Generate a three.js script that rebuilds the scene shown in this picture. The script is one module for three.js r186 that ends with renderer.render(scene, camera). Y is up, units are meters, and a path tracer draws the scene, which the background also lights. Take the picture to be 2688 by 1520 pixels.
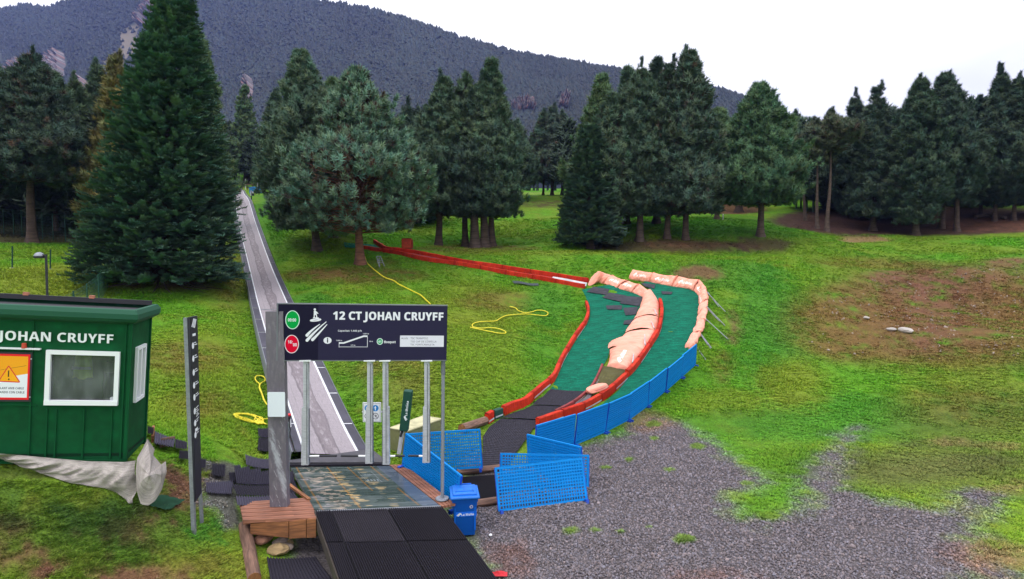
import * as THREE from 'three';
import { mergeGeometries } from 'three/addons/utils/BufferGeometryUtils.js';
import { RoundedBoxGeometry } from 'three/addons/geometries/RoundedBoxGeometry.js';

// ---------------------------------------------------------------- camera, sky, sun, exposure, air
const scene = new THREE.Scene();
const EYE = 5.8, FOC = 1558, PITCH = Math.atan(70 / FOC);        // focal length in pixels of the 2688 x 1520 photograph
const camera = new THREE.PerspectiveCamera(2 * Math.atan(760 / FOC) * 180 / Math.PI, 2688 / 1520, 0.1, 6000);
camera.position.set(0, EYE, 0);
camera.rotation.x = -PITCH;
const renderer = new THREE.WebGLRenderer({ antialias: true });
renderer.toneMapping = THREE.LinearToneMapping;
renderer.toneMappingExposure = 1.65;
renderer.shadowMap.enabled = true;
scene.fog = new THREE.FogExp2(new THREE.Color().setRGB(0.27, 0.35, 0.88), 0.00016);

let seed = 7;
const rnd = () => { seed = (seed * 1664525 + 1013904223) >>> 0; return seed / 4294967296; };
const rr = (a, b) => a + (b - a) * rnd();
const clamp = (x, a = 0, b = 1) => Math.min(b, Math.max(a, x));
const lerp = (a, b, t) => a + (b - a) * t;
const smooth = (a, b, x) => { const t = clamp((x - a) / (b - a)); return t * t * (3 - 2 * t); };
const hash = (x, y) => { let h = Math.imul(x | 0, 374761393) + Math.imul(y | 0, 668265263); h = Math.imul(h ^ (h >>> 13), 1274126177); return ((h ^ (h >>> 16)) >>> 0) / 4294967296; };
function vnoise(x, y, p = 0) {                                     // value noise 0..1, optional period
  const xi = Math.floor(x), yi = Math.floor(y), fx = x - xi, fy = y - yi, u = fx * fx * (3 - 2 * fx), v = fy * fy * (3 - 2 * fy);
  const w = (a) => (p ? ((a % p) + p) % p : a);
  const a = hash(w(xi), w(yi)), b = hash(w(xi + 1), w(yi)), c = hash(w(xi), w(yi + 1)), d = hash(w(xi + 1), w(yi + 1));
  return a + (b - a) * u + (c - a) * v + (a - b - c + d) * u * v;
}
const fbm = (x, y, o = 4, p = 0) => { let s = 0, a = 0.5, t = 0; for (let i = 0; i < o; i++) { s += a * vnoise(x + 17.3 * i * (p ? 0 : 1), y + 9.1 * i * (p ? 0 : 1), p); t += a; a *= 0.5; x *= 2; y *= 2; p *= 2; } return s / t; };

{ // overcast sky: an even bright cloud deck, a little brighter overhead
  const W = 1024, H = 512, d = new Float32Array(W * H * 4);
  for (let j = 0; j < H; j++) for (let i = 0; i < W; i++) {
    const el = (j + 0.5) / H * Math.PI - Math.PI / 2, az = (i + 0.5) / W * Math.PI * 2;
    const up = Math.max(0, Math.sin(el)), q = 6 / (0.35 + up);
    const n = fbm(50 + Math.cos(az) * Math.cos(el) * q, 50 + Math.sin(az) * Math.cos(el) * q, 5) - 0.5;
    const L = (0.63 + 0.95 * up) * (1 + 0.42 * n), k = (j * W + i) * 4;
    d[k] = L * 0.985; d[k + 1] = L * 0.995; d[k + 2] = L * 1.05; d[k + 3] = 1;
  }
  const sky = new THREE.DataTexture(d, W, H, THREE.RGBAFormat, THREE.FloatType);
  sky.mapping = THREE.EquirectangularReflectionMapping; sky.magFilter = sky.minFilter = THREE.LinearFilter; sky.needsUpdate = true;
  scene.background = sky; scene.environment = sky;
}
const sun = new THREE.DirectionalLight(new THREE.Color().setRGB(1, 0.96, 0.9), 0.7);
sun.position.set(-25, 60, -8); sun.target.position.set(0, 2, -35); sun.castShadow = true; sun.shadow.radius = 40;
Object.assign(sun.shadow.camera, { left: -80, right: 80, top: 80, bottom: -80, near: 1, far: 250 });
scene.add(sun, sun.target);

// ---------------------------------------------------------------- helpers
const V = (x, y, z) => new THREE.Vector3(x, y, z);
const CP = Math.cos(PITCH), SP = Math.sin(PITCH);
function ray(px, py) { const x = (px - 1344) / FOC, y = -(py - 760) / FOC; return V(x, y * CP - SP, -y * SP - CP); }
function P(px, py, z) { const d = ray(px, py), s = z / -d.z; return V(d.x * s, EYE + d.y * s, -z); }   // the point seen at that pixel, z metres ahead
const used = new Map();
function numbered(name) { const n = used.get(name) ?? 0; used.set(name, n + 1); return n ? `${name}_${String(n).padStart(3, '0')}` : name; }
function tag(o, label, category, group) { o.userData.label = label; o.userData.category = category; if (group) o.userData.group = group; return o; }
function shade(m) { m.castShadow = m.receiveShadow = true; return m; }
function part(name, geo, material, parent) { const m = shade(new THREE.Mesh(geo, material)); m.name = parent === scene ? numbered(name) : name; parent.add(m); return m; }
function thing(name, label, category, pos = V(0, 0, 0), group) {
  const g = new THREE.Group(); g.name = numbered(name); g.position.copy(pos); scene.add(g); return tag(g, label, category, group);
}
function rebase(g, at) {                                           // parts were written in world coordinates: move the origin to the thing's base
  const b = new THREE.Box3(); g.updateMatrixWorld(true); b.setFromObject(g);
  const o = at ?? V((b.min.x + b.max.x) / 2, b.min.y, (b.min.z + b.max.z) / 2), done = new Set();
  g.traverse((m) => { if (m.isMesh && !done.has(m.geometry)) { done.add(m.geometry); m.geometry.translate(-o.x, -o.y, -o.z); } });
  g.position.copy(o); return g;
}
function single(name, geo, material, label, category, group) {     // a thing that is one mesh, geometry in world coordinates
  const m = part(name, geo, material, scene); geo.computeBoundingBox(); const b = geo.boundingBox;
  const o = V((b.min.x + b.max.x) / 2, b.min.y, (b.min.z + b.max.z) / 2); geo.translate(-o.x, -o.y, -o.z); m.position.copy(o);
  return tag(m, label, category, group);
}
const merge = (list) => mergeGeometries(list.map((g) => { const n = g.index ? g.toNonIndexed() : g; for (const k of Object.keys(n.attributes)) if (!['position', 'normal', 'uv'].includes(k)) n.deleteAttribute(k); return n; }));
function boxAt(w, h, d, x, y, z) { return new THREE.BoxGeometry(w, h, d).translate(x, y, z); }
function beam(a, b, w, h, up = V(0, 1, 0)) {                       // a box from a to b, w across, h along up
  const dir = b.clone().sub(a), L = dir.length(), z = dir.normalize(), x = up.clone().cross(z).normalize(), y = z.clone().cross(x);
  const g = new THREE.BoxGeometry(w, h, L), uv = g.attributes.uv;
  for (let i = 0; i < uv.count; i++) { const f = i >> 2; if (f < 2) uv.setXY(i, uv.getX(i) * L, uv.getY(i) * h); else if (f < 4) uv.setXY(i, uv.getY(i) * L, uv.getX(i) * w); else uv.setXY(i, uv.getX(i) * w, uv.getY(i) * h); }
  return g.applyMatrix4(new THREE.Matrix4().makeBasis(x, y, z)).translate((a.x + b.x) / 2, (a.y + b.y) / 2, (a.z + b.z) / 2);
}
function rod(a, b, r, r2 = r, seg = 8) {
  const dir = b.clone().sub(a), L = dir.length();
  return new THREE.CylinderGeometry(r2, r, L, seg).applyQuaternion(new THREE.Quaternion().setFromUnitVectors(V(0, 1, 0), dir.normalize())).translate((a.x + b.x) / 2, (a.y + b.y) / 2, (a.z + b.z) / 2);
}
function sheet(nu, nv, f, closedU = false) {                       // grid surface f(u, v) -> Vector3, uv from f.uv or 0..1
  const pos = [], uv = [], idx = [];
  for (let j = 0; j <= nv; j++) for (let i = 0; i <= nu; i++) { const p = f(i / nu, j / nv); pos.push(p.x, p.y, p.z); uv.push(p.u ?? i / nu, p.v ?? j / nv); }
  for (let j = 0; j < nv; j++) for (let i = 0; i < nu; i++) { const a = j * (nu + 1) + i, b = a + 1, c = a + nu + 1, d = c + 1; idx.push(a, b, d, a, d, c); }
  const g = new THREE.BufferGeometry(); g.setAttribute('position', new THREE.Float32BufferAttribute(pos, 3)); g.setAttribute('uv', new THREE.Float32BufferAttribute(uv, 2)); g.setIndex(idx); g.computeVertexNormals(); return g;
}
function polyline(pts) {                                           // arclength sampler over Vector3 (or [x,y]) points
  const v = pts.map((p) => (p.isVector3 ? p : V(p[0], p[1], p[2] ?? 0))), L = [0];
  for (let i = 1; i < v.length; i++) L.push(L[i - 1] + v[i].distanceTo(v[i - 1]));
  const at = (t) => { const s = clamp(t) * L[L.length - 1]; let i = 1; while (i < L.length - 1 && L[i] < s) i++; return v[i - 1].clone().lerp(v[i], (s - L[i - 1]) / (L[i] - L[i - 1] || 1)); };
  return { at, length: L[L.length - 1], pts: v };
}
const curve = (pts) => new THREE.CatmullRomCurve3(pts.map((p) => (p.isVector3 ? p : V(...p))), false, 'centripetal');
function std(r, g, b, rough = 0.8, extra = {}) { const m = extra.specularIntensity === undefined ? new THREE.MeshStandardMaterial({ roughness: rough, side: THREE.DoubleSide, ...extra }) : new THREE.MeshPhysicalMaterial({ roughness: rough, side: THREE.DoubleSide, ...extra }); m.color.setRGB(r, g, b); return m; }

// ---------------------------------------------------------------- textures
function canvasTex(w, h, draw, rep) { const c = document.createElement('canvas'); c.width = w; c.height = h; draw(c.getContext('2d'), w, h); const t = new THREE.CanvasTexture(c); t.colorSpace = THREE.SRGBColorSpace; t.wrapS = t.wrapT = THREE.RepeatWrapping; if (rep) t.repeat.set(...rep); return t; }
function dataTex(n, f, color = true, m = n) {                      // f(u, v) -> [r, g, b] 0..1
  const d = new Uint8Array(n * m * 4);
  for (let j = 0; j < m; j++) for (let i = 0; i < n; i++) { const c = f((i + 0.5) / n, (j + 0.5) / m), k = (j * n + i) * 4; d[k] = clamp(c[0]) * 255; d[k + 1] = clamp(c[1]) * 255; d[k + 2] = clamp(c[2]) * 255; d[k + 3] = 255; }
  const t = new THREE.DataTexture(d, n, m, THREE.RGBAFormat); t.wrapS = t.wrapT = THREE.RepeatWrapping; t.magFilter = THREE.LinearFilter; t.minFilter = THREE.LinearMipmapLinearFilter; t.generateMipmaps = true; if (color) t.colorSpace = THREE.SRGBColorSpace; t.needsUpdate = true; return t;
}
const grey = (v) => [v, v, v];
const groundTex = dataTex(1024, (u, v) => { const a = fbm(u * 64, v * 64, 4, 64), b = vnoise(u * 220, v * 220, 220), c = fbm(u * 10, v * 10, 3, 10); const k = 0.66 + 0.34 * (a * 0.9 + b * 0.5 + c * 0.5 - 0.5); return [k, k, k * 0.97]; });
const groundBump = dataTex(512, (u, v) => grey(fbm(u * 48, v * 48, 4, 48)), false);
const woodTex = dataTex(512, (u, v) => { const g = fbm(u * 3, v * 60, 4, 0) * 0.6 + vnoise(u * 8, v * 140) * 0.4, k = fbm(u * 2 + 9, v * 5, 3); const s = 0.74 + 0.5 * (g - 0.5) + 0.45 * (k - 0.5); return [s, s * 0.93, s * 0.88]; });
const blotchTex = dataTex(512, (u, v) => grey(0.82 + 0.30 * (fbm(u * 6, v * 6, 5, 6) - 0.5)));
const steelTex = dataTex(512, (u, v) => { const c = fbm(u * 7, v * 7, 5, 7), f = vnoise(u * 90, v * 14, 0); const s = 0.80 + 0.16 * (c - 0.5) + 0.08 * (f - 0.5); return [s, s, s * 1.02]; });
const matTex = dataTex(256, (u, v) => { const x = (u * 8) % 1, y = (v * 8) % 1; const hole = Math.hypot(x - 0.5, (y - 0.5) * 0.8) < 0.3 ? 0.35 : 1; return grey(hole * (0.62 + 0.3 * fbm(u * 16, v * 16, 3, 16))); });
const matBump = dataTex(256, (u, v) => { const x = (u * 8) % 1, y = (v * 8) % 1; return grey(smooth(0.22, 0.34, Math.hypot(x - 0.5, (y - 0.5) * 0.8))); }, false);
const weaveTex = dataTex(512, (u, v) => { const a = fbm(u * 5, v * 5, 4, 5), b = vnoise(u * 6, v * 120, 0), c = vnoise(u * 128, v * 128, 128); return grey(0.75 + 0.28 * (a - 0.5) + 0.2 * (b - 0.5) + 0.12 * (c - 0.5)); });

const M = {
  alu: std(0.80, 0.80, 0.85, 0.42, { metalness: 0.15, map: steelTex }), aluDark: std(0.30, 0.31, 0.34, 0.5, { metalness: 0.4, map: steelTex }),
  galv: std(0.42, 0.44, 0.47, 0.55, { metalness: 0.45, map: steelTex }), dark: std(0.02, 0.02, 0.025, 0.7), white: std(0.78, 0.79, 0.82, 0.6, { map: blotchTex }), whiteClean: std(0.80, 0.81, 0.84, 0.5),
  rubber: std(0.030, 0.027, 0.038, 0.9, { map: blotchTex, specularIntensity: 0.3 }), mat: std(0.024, 0.021, 0.028, 0.9, { map: matTex, bumpMap: matBump, bumpScale: 0.012, specularIntensity: 0.25 }),
  blue: std(0.000, 0.35, 1.0, 0.6, { map: blotchTex, specularIntensity: 0.35 }), blueDark: std(0.004, 0.06, 0.45, 0.5), red: std(0.95, 0.055, 0.018, 0.6, { map: weaveTex, specularIntensity: 0.3 }), redDark: std(0.42, 0.02, 0.02, 0.65, { map: weaveTex }),
  peach: std(0.78, 0.30, 0.18, 0.75, { map: weaveTex }), strap: std(0.60, 0.17, 0.10, 0.8), green: std(0.004, 0.125, 0.075, 0.85, { map: weaveTex }), greenDark: std(0.003, 0.05, 0.03, 0.7),
  wood: std(0.55, 0.26, 0.17, 0.7, { map: woodTex }), woodRaw: std(0.52, 0.24, 0.10, 0.75, { map: woodTex }), log: std(0.36, 0.23, 0.18, 0.85, { map: woodTex }), bark: std(0.13, 0.095, 0.08, 0.95, { map: woodTex }),
  yellow: std(0.80, 0.66, 0.03, 0.5), cloth: std(0.62, 0.55, 0.50, 0.9, { map: weaveTex }), concrete: std(0.24, 0.24, 0.10, 0.85, { map: blotchTex }), cream: std(0.76, 0.71, 0.42, 0.8, { map: blotchTex }), stone: std(0.46, 0.36, 0.30, 0.9, { map: blotchTex }),
};

// ---------------------------------------------------------------- terrain: a thin-plate surface through surveyed points
const ctrl = [];
const ch = (x, z, h) => ctrl.push([x, -z, h]);
const cp = (px, py, z, dh = 0) => { const p = P(px, py, z); ctrl.push([p.x, p.z, p.y + dh]); return p; };
// the conveyor's axis: pixel, depth
const AXIS = [[871, 1190, 15.7], [843, 1127, 17.4], [771, 945, 22.4], [714, 792, 31], [681, 693, 41.4], [649, 587, 53.6], [635, 528, 65.8], [627, 511, 81], [624, 499, 98]].map((a) => P(...a));
for (const a of AXIS) ctrl.push([a.x, a.z, a.y - 0.30]);
for (const [x, z] of [[0, 8], [4, 8], [9, 9], [14, 10], [0, 13], [6, 13], [12, 14], [20, 15], [4, 17], [9, 18], [3, 3], [0, -4], [12, 2], [30, 4], [-4, 3], [30, -30], [-30, -30], [0, -60], [1.2, 15.3]]) ch(x, z, 0);
for (const c of [[2100, 1100, 21.8], [1600, 1130, 20.2], [1750, 1110, 21.5], [2200, 900, 30], [2400, 800, 36], [2300, 700, 45], [2300, 640, 52], [2400, 612, 58], [2688, 700, 40], [2688, 900, 27], [2688, 1200, 17], [2688, 600, 56], [2000, 1000, 25.6],
  [1281, 1120, 19.2], [1445, 1024, 23.5], [1503, 910, 29], [1548, 828, 34], [1527, 762, 39], [1480, 745, 40], [1060, 655, 47], [955, 648, 48], [1060, 668, 45.8], [1250, 705, 43.5], [1400, 733, 41.5], [1820, 765, 37], [1836, 843, 32], [1799, 919, 28.5], [1825, 955, 27.6],
  [1740, 1050, 23.6], [1900, 1000, 25.5], [1890, 860, 31.5], [1950, 780, 36], [1930, 715, 40], [1750, 690, 42], [1600, 690, 43], [1700, 664, 44.5], [1300, 668, 47], [2050, 668, 45], [1500, 668, 45.5], [1700, 675, 46.5], [2000, 680, 47],
  [1740, 624, 52], [1997, 620, 52], [1850, 632, 51.5], [1620, 640, 52], [1255, 649, 53], [1150, 645, 53], [2250, 630, 55], [2300, 600, 61], [2600, 582, 61], [2150, 568, 66], [1900, 552, 75], [1400, 560, 72], [1400, 512, 96], [1500, 600, 60],
  [83, 636, 44], [0, 610, 48], [100, 700, 35], [50, 780, 27], [300, 700, 33.5], [425, 740, 32.5], [450, 900, 22.5], [420, 1050, 17], [600, 1100, 16.8], [600, 1000, 19.5], [830, 668, 45], [945, 692, 41.5], [1100, 850, 28], [1000, 1000, 20.5], [1200, 1000, 21.2], [1150, 1130, 17.6], [760, 640, 47],
  [380, 1310, 10.8], [200, 1275, 10.4], [0, 1240, 10.3], [384, 1160, 13], [560, 1250, 13.2], [620, 1290, 12.8], [760, 1500, 11], [700, 1415, 12.0], [640, 1440, 11.4], [560, 1400, 11.4], [509, 1400, 10.8], [300, 1500, 9.6], [0, 1500, 9], [880, 1515, 10.7], [1240, 1240, 16.2], [1240, 1405, 12.6], [820, 1230, 15]]) cp(...c);
for (const [x, z, h] of [[-10, 5, 1.3], [-20, 10, 3.2], [-20, 18, 3.9], [-30, 25, 6], [-45, 40, 9], [-60, 60, 13], [-80, 100, 19], [-30, 4, 4], [35, 30, 2.6], [50, 45, 8], [60, 60, 12], [70, 90, 18], [40, 100, 19], [0, 110, 17.8], [0, 135, 21.6], [-30, 125, 22], [-60, 130, 24], [0, 200, 30], [-120, 200, 38], [120, 200, 34], [-200, 100, 36], [200, 100, 28], [0, 320, 46], [250, 320, 50], [-250, 320, 60], [-150, 0, 16], [150, 0, 3], [-300, -100, 20], [300, -100, 2], [0, -250, -2]]) ch(x, z, h);
const phi = (d2) => (d2 > 1e-9 ? 0.5 * d2 * Math.log(d2) : 0), S0 = 30;
const TPS = (() => {
  const n = ctrl.length, N = n + 3, A = Array.from({ length: N }, () => new Float64Array(N + 1));
  for (let i = 0; i < n; i++) {
    for (let j = 0; j < n; j++) A[i][j] = phi(((ctrl[i][0] - ctrl[j][0]) ** 2 + (ctrl[i][1] - ctrl[j][1]) ** 2) / (S0 * S0));
    A[i][i] += 0.0006; A[i][n] = A[n][i] = 1; A[i][n + 1] = A[n + 1][i] = ctrl[i][0] / S0; A[i][n + 2] = A[n + 2][i] = ctrl[i][1] / S0; A[i][N] = ctrl[i][2];
  }
  for (let c = 0; c < N; c++) {
    let p = c; for (let r = c + 1; r < N; r++) if (Math.abs(A[r][c]) > Math.abs(A[p][c])) p = r;
    [A[c], A[p]] = [A[p], A[c]];
    for (let r = 0; r < N; r++) if (r !== c && A[r][c]) { const f = A[r][c] / A[c][c]; for (let k = c; k <= N; k++) A[r][k] -= f * A[c][k]; }
  }
  return A.map((row, i) => row[N] / row[i]);
})();
function hBase(x, z) {
  const n = ctrl.length; let s = TPS[n] + TPS[n + 1] * x / S0 + TPS[n + 2] * z / S0;
  for (let i = 0; i < n; i++) s += TPS[i] * phi(((x - ctrl[i][0]) ** 2 + (z - ctrl[i][1]) ** 2) / (S0 * S0));
  return s;
}
function ground(x, z) {                                            // the bed of the conveyor is cut a little into the slope
  const h = hBase(x, z), A = AXIS[0], B = AXIS[AXIS.length - 1], ex = B.x - A.x, ez = B.z - A.z, L2 = ex * ex + ez * ez, t = ((x - A.x) * ex + (z - A.z) * ez) / L2;
  if (t < -0.01 || t > 1.02) return h;
  const d = Math.abs((x - A.x) * ez - (z - A.z) * ex) / Math.sqrt(L2); if (d > 2.6) return h;
  let i = 1; while (i < AXIS.length - 1 && AXIS[i].z > z) i++; const a = AXIS[i - 1], b = AXIS[i], k = clamp((z - a.z) / (b.z - a.z)), bed = lerp(a.y, b.y, k) - 0.36;
  return lerp(Math.min(h, bed), h, smooth(1.25, 2.6, d));
}
function T(px, py, near = 6, up = 0) {                            // where the line of sight through that pixel meets the ground
  const d = ray(px, py), f = (s) => EYE + d.y * s - ground(d.x * s, d.z * s) - up;
  let a = near, b = near, k = 0;
  while (k++ < 400) { b = a + Math.max(0.25, a * 0.02); if (f(b) <= 0) break; a = b; if (b > 400) break; }
  for (let i = 0; i < 24; i++) { const m = (a + b) / 2; if (f(m) > 0) a = m; else b = m; }
  return V(d.x * b, EYE + d.y * b, d.z * b);
}
const on = (x, z, up = 0) => V(x, ground(x, z) + up, z);

// patches of ground cover, outlined in the photograph and kept as outlines on the ground
function sdf(poly, x, z) { let d = 1e9, s = 1; for (let i = 0, j = poly.length - 1; i < poly.length; j = i++) { const a = poly[i], b = poly[j], ex = b.x - a.x, ez = b.z - a.z, wx = x - a.x, wz = z - a.z, t = clamp((wx * ex + wz * ez) / (ex * ex + ez * ez || 1)); d = Math.min(d, (wx - ex * t) ** 2 + (wz - ez * t) ** 2); if ((a.z <= z) !== (b.z <= z) && (ez > 0 ? 1 : -1) * ((b.x - a.x) * (z - a.z) - (x - a.x) * (b.z - a.z)) < 0) s = -s; } return s * Math.sqrt(d); }
const patches = [];
function patch(pix, color, strength = 1, soft = 0.35, kind = 'grass', wob = 0.6) {
  const poly = pix.map(([x, y]) => T(x, y)), b = new THREE.Box3().setFromPoints(poly);
  patches.push({ poly, color, strength, soft, kind, wob, x0: b.min.x - soft * 2 - wob, x1: b.max.x + soft * 2 + wob, z0: b.min.z - soft * 2 - wob, z1: b.max.z + soft * 2 + wob });
}
const oval = (cx, cy, rx, ry) => Array.from({ length: 14 }, (_, i) => [cx + rx * Math.cos(i / 14 * 6.283), cy + ry * Math.sin(i / 14 * 6.283)]);
const GRASS = [0.130, 0.350, 0.020], OLIVE = [0.245, 0.305, 0.030], LUSH = [0.085, 0.285, 0.028], DEEP = [0.060, 0.130, 0.030], TAN = [0.36, 0.21, 0.12], SOIL = [0.225, 0.100, 0.068], RUST = [0.23, 0.135, 0.050], GRAVEL = [0.158, 0.138, 0.152], FLOOR = [0.092, 0.047, 0.040], SHADED_LITTER = [0.040, 0.040, 0.026];  // last tone: needle litter with the shade under the trees mixed into its colour
for (const [c, col, k, s] of [
  [[230, 1400, 340, 130], DEEP, 0.65, 0.8], [[560, 1500, 160, 70], OLIVE, 0.8, 0.3], [[520, 1490, 90, 40], RUST, 0.5, 0.3], [[1200, 950, 190, 130], OLIVE, 0.6, 1], [[1020, 960, 120, 110], RUST, 0.5, 0.9], [[1250, 800, 150, 60], OLIVE, 0.6, 1.2], [[500, 980, 170, 130], OLIVE, 0.6, 1], [[480, 940, 140, 45], RUST, 0.55, 0.6], [[540, 1060, 90, 40], RUST, 0.5, 0.6], [[130, 750, 180, 60], OLIVE, 0.9, 1.2],  // first dark green patch puts lower left shade and vignetting into the ground colour
  [[600, 720, 45, 90], RUST, 0.65, 1], [[930, 722, 190, 22], RUST, 0.8, 1], [[1010, 690, 40, 10], RUST, 0.5, 0.5], [[425, 748, 130, 16], SOIL, 0.75, 0.6], [[260, 715, 50, 30], RUST, 0.6, 0.6], [[1300, 790, 110, 28], RUST, 0.5, 0.8], [[820, 790, 70, 20], LUSH, 0.8, 1],
  [[2010, 860, 95, 170], LUSH, 0.9, 1], [[1900, 720, 150, 40], LUSH, 0.7, 1], [[2180, 1100, 290, 70], LUSH, 0.8, 0.8], [[1440, 800, 60, 60], LUSH, 0.7, 0.8], [[1420, 900, 50, 90], LUSH, 0.4, 0.8], [[720, 590, 60, 120], LUSH, 0.6, 1.4], [[1950, 600, 200, 30], LUSH, 0.6, 1.5],
  [[2080, 1010, 90, 70], OLIVE, 0.8, 0.9], [[1900, 1060, 110, 40], OLIVE, 0.6, 0.6], [[1500, 664, 420, 5], OLIVE, 0.7, 0.5], [[2450, 830, 330, 140], RUST, 0.78, 2], [[2450, 820, 230, 110], SOIL, 0.72, 2.2], [[2230, 850, 170, 100], RUST, 0.75, 1.5], [[2560, 740, 200, 45], SOIL, 0.65, 1.5], [[2640, 850, 150, 120], RUST, 0.7, 2], [[2330, 725, 60, 16], SOIL, 0.75, 0.5],
  [[2270, 628, 70, 9], TAN, 0.85, 0.5], [[2300, 690, 180, 16], RUST, 0.5, 1], [[2660, 690, 90, 14], SOIL, 0.8, 0.6], [[2560, 1120, 230, 90], [0.115, 0.175, 0.030], 0.75, 1.8], [[2420, 1235, 300, 60], [0.135, 0.135, 0.050], 0.8, 1.2], [[2560, 1060, 200, 60], RUST, 0.4, 1.5], [[1830, 715, 65, 20], SOIL, 0.85, 0.5], [[1925, 860, 16, 50], SOIL, 0.75, 0.25], [[1895, 960, 24, 45], RUST, 0.6, 0.3],
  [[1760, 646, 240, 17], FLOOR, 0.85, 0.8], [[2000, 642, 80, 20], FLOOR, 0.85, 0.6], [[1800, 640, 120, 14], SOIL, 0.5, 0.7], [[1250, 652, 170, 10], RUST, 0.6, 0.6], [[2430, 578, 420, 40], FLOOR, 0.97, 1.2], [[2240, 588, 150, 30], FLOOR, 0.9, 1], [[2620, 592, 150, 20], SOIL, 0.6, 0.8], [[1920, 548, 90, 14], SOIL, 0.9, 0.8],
  [[100, 622, 280, 16], FLOOR, 0.85, 1], [[110, 585, 470, 34], SHADED_LITTER, 0.97, 1.5], [[1405, 497, 100, 13], [0.22, 0.36, 0.05], 0.9, 3], [[1440, 535, 90, 10], FLOOR, 0.7, 1], [[80, 1475, 200, 55], SOIL, 0.95, 0.25], [[30, 1390, 80, 50], SOIL, 0.85, 0.3], [[300, 1512, 200, 26], SOIL, 0.9, 0.2], [[220, 1425, 44, 14], SOIL, 0.85, 0.15], [[385, 1372, 70, 48], SOIL, 0.95, 0.2], [[475, 1285, 60, 60], SOIL, 0.95, 0.25], [[560, 1240, 60, 30], SOIL, 0.7, 0.25], [[260, 1345, 160, 55], DEEP, 0.8, 0.4], [[60, 1330, 120, 60], DEEP, 0.7, 0.4], [[230, 1240, 250, 22], FLOOR, 0.6, 0.2],
]) patch(oval(...c), col, k, s);
const gravelOutline = [[1440, 1215], [1560, 1160], [1618, 1142], [1690, 1085], [1798, 1111], [1876, 1168], [1943, 1214], [2000, 1258], [1968, 1286], [1922, 1302], [1932, 1364], [2025, 1361], [2113, 1322], [2113, 1286], [2154, 1209], [2195, 1137], [2231, 1122], [2257, 1122], [2226, 1183], [2216, 1235], [2211, 1286], [2288, 1307], [2443, 1327], [2546, 1280], [2608, 1300], [2620, 1360], [2560, 1410], [2640, 1518], [2100, 1700], [1290, 1700], [1240, 1480], [1150, 1300], [1250, 1200]];
patch(gravelOutline, GRAVEL, 1, 0.55, 'gravel', 0.45);
patch([[1690, 1150], [1800, 1125], [1880, 1180], [1950, 1225], [2000, 1262], [1960, 1300], [1935, 1350], [2030, 1350], [2105, 1310], [2105, 1280], [2150, 1205], [2190, 1130], [2050, 1080], [1800, 1080]], [0.085, 0.225, 0.020], 0.55, 0.3, 'tint', 0.5);
patch([[545, 1215], [625, 1225], [640, 1330], [640, 1400], [590, 1390], [560, 1340], [520, 1330]], GRAVEL, 0.9, 0.15, 'gravel', 0.3);
patch([[770, 1400], [880, 1400], [960, 1530], [720, 1530], [760, 1470]], GRAVEL, 1, 0.1, 'gravel', 0.2);
for (const [c, col, k, s] of [[[1700, 1105, 70, 30], TAN, 0.55, 0.4], [[2640, 1470, 110, 40], TAN, 0.8, 0.4], [[2550, 1440, 90, 26], SOIL, 0.45, 0.4], [[1880, 1512, 120, 16], SOIL, 0.55, 0.3], [[1345, 1470, 70, 60], SOIL, 0.45, 0.3], [[2500, 1160, 40, 10], TAN, 0.7, 0.3], [[2660, 1280, 60, 12], TAN, 0.6, 0.3], [[2640, 1170, 50, 10], TAN, 0.5, 0.3]]) patch(oval(...c), col, k, s);
for (const [x, y, r] of [[1757, 1232, 17], [1714, 1112, 26], [1650, 1204, 16], [1715, 1150, 16], [1500, 1393, 22], [1565, 1391, 12], [1630, 1393, 14], [1703, 1383, 13], [1790, 1415, 34], [2020, 1352, 30], [1830, 1170, 20], [1590, 1225, 10], [1960, 1268, 14]]) patch(oval(x, y, r * 0.85, r * 0.32), [0.15, 0.26, 0.02], 0.8, 0.08, 'grass', 0.14);
patch([[505, 1370], [560, 1365], [575, 1420], [500, 1430], [480, 1400]], LUSH, 0.8, 0.15);
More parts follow.
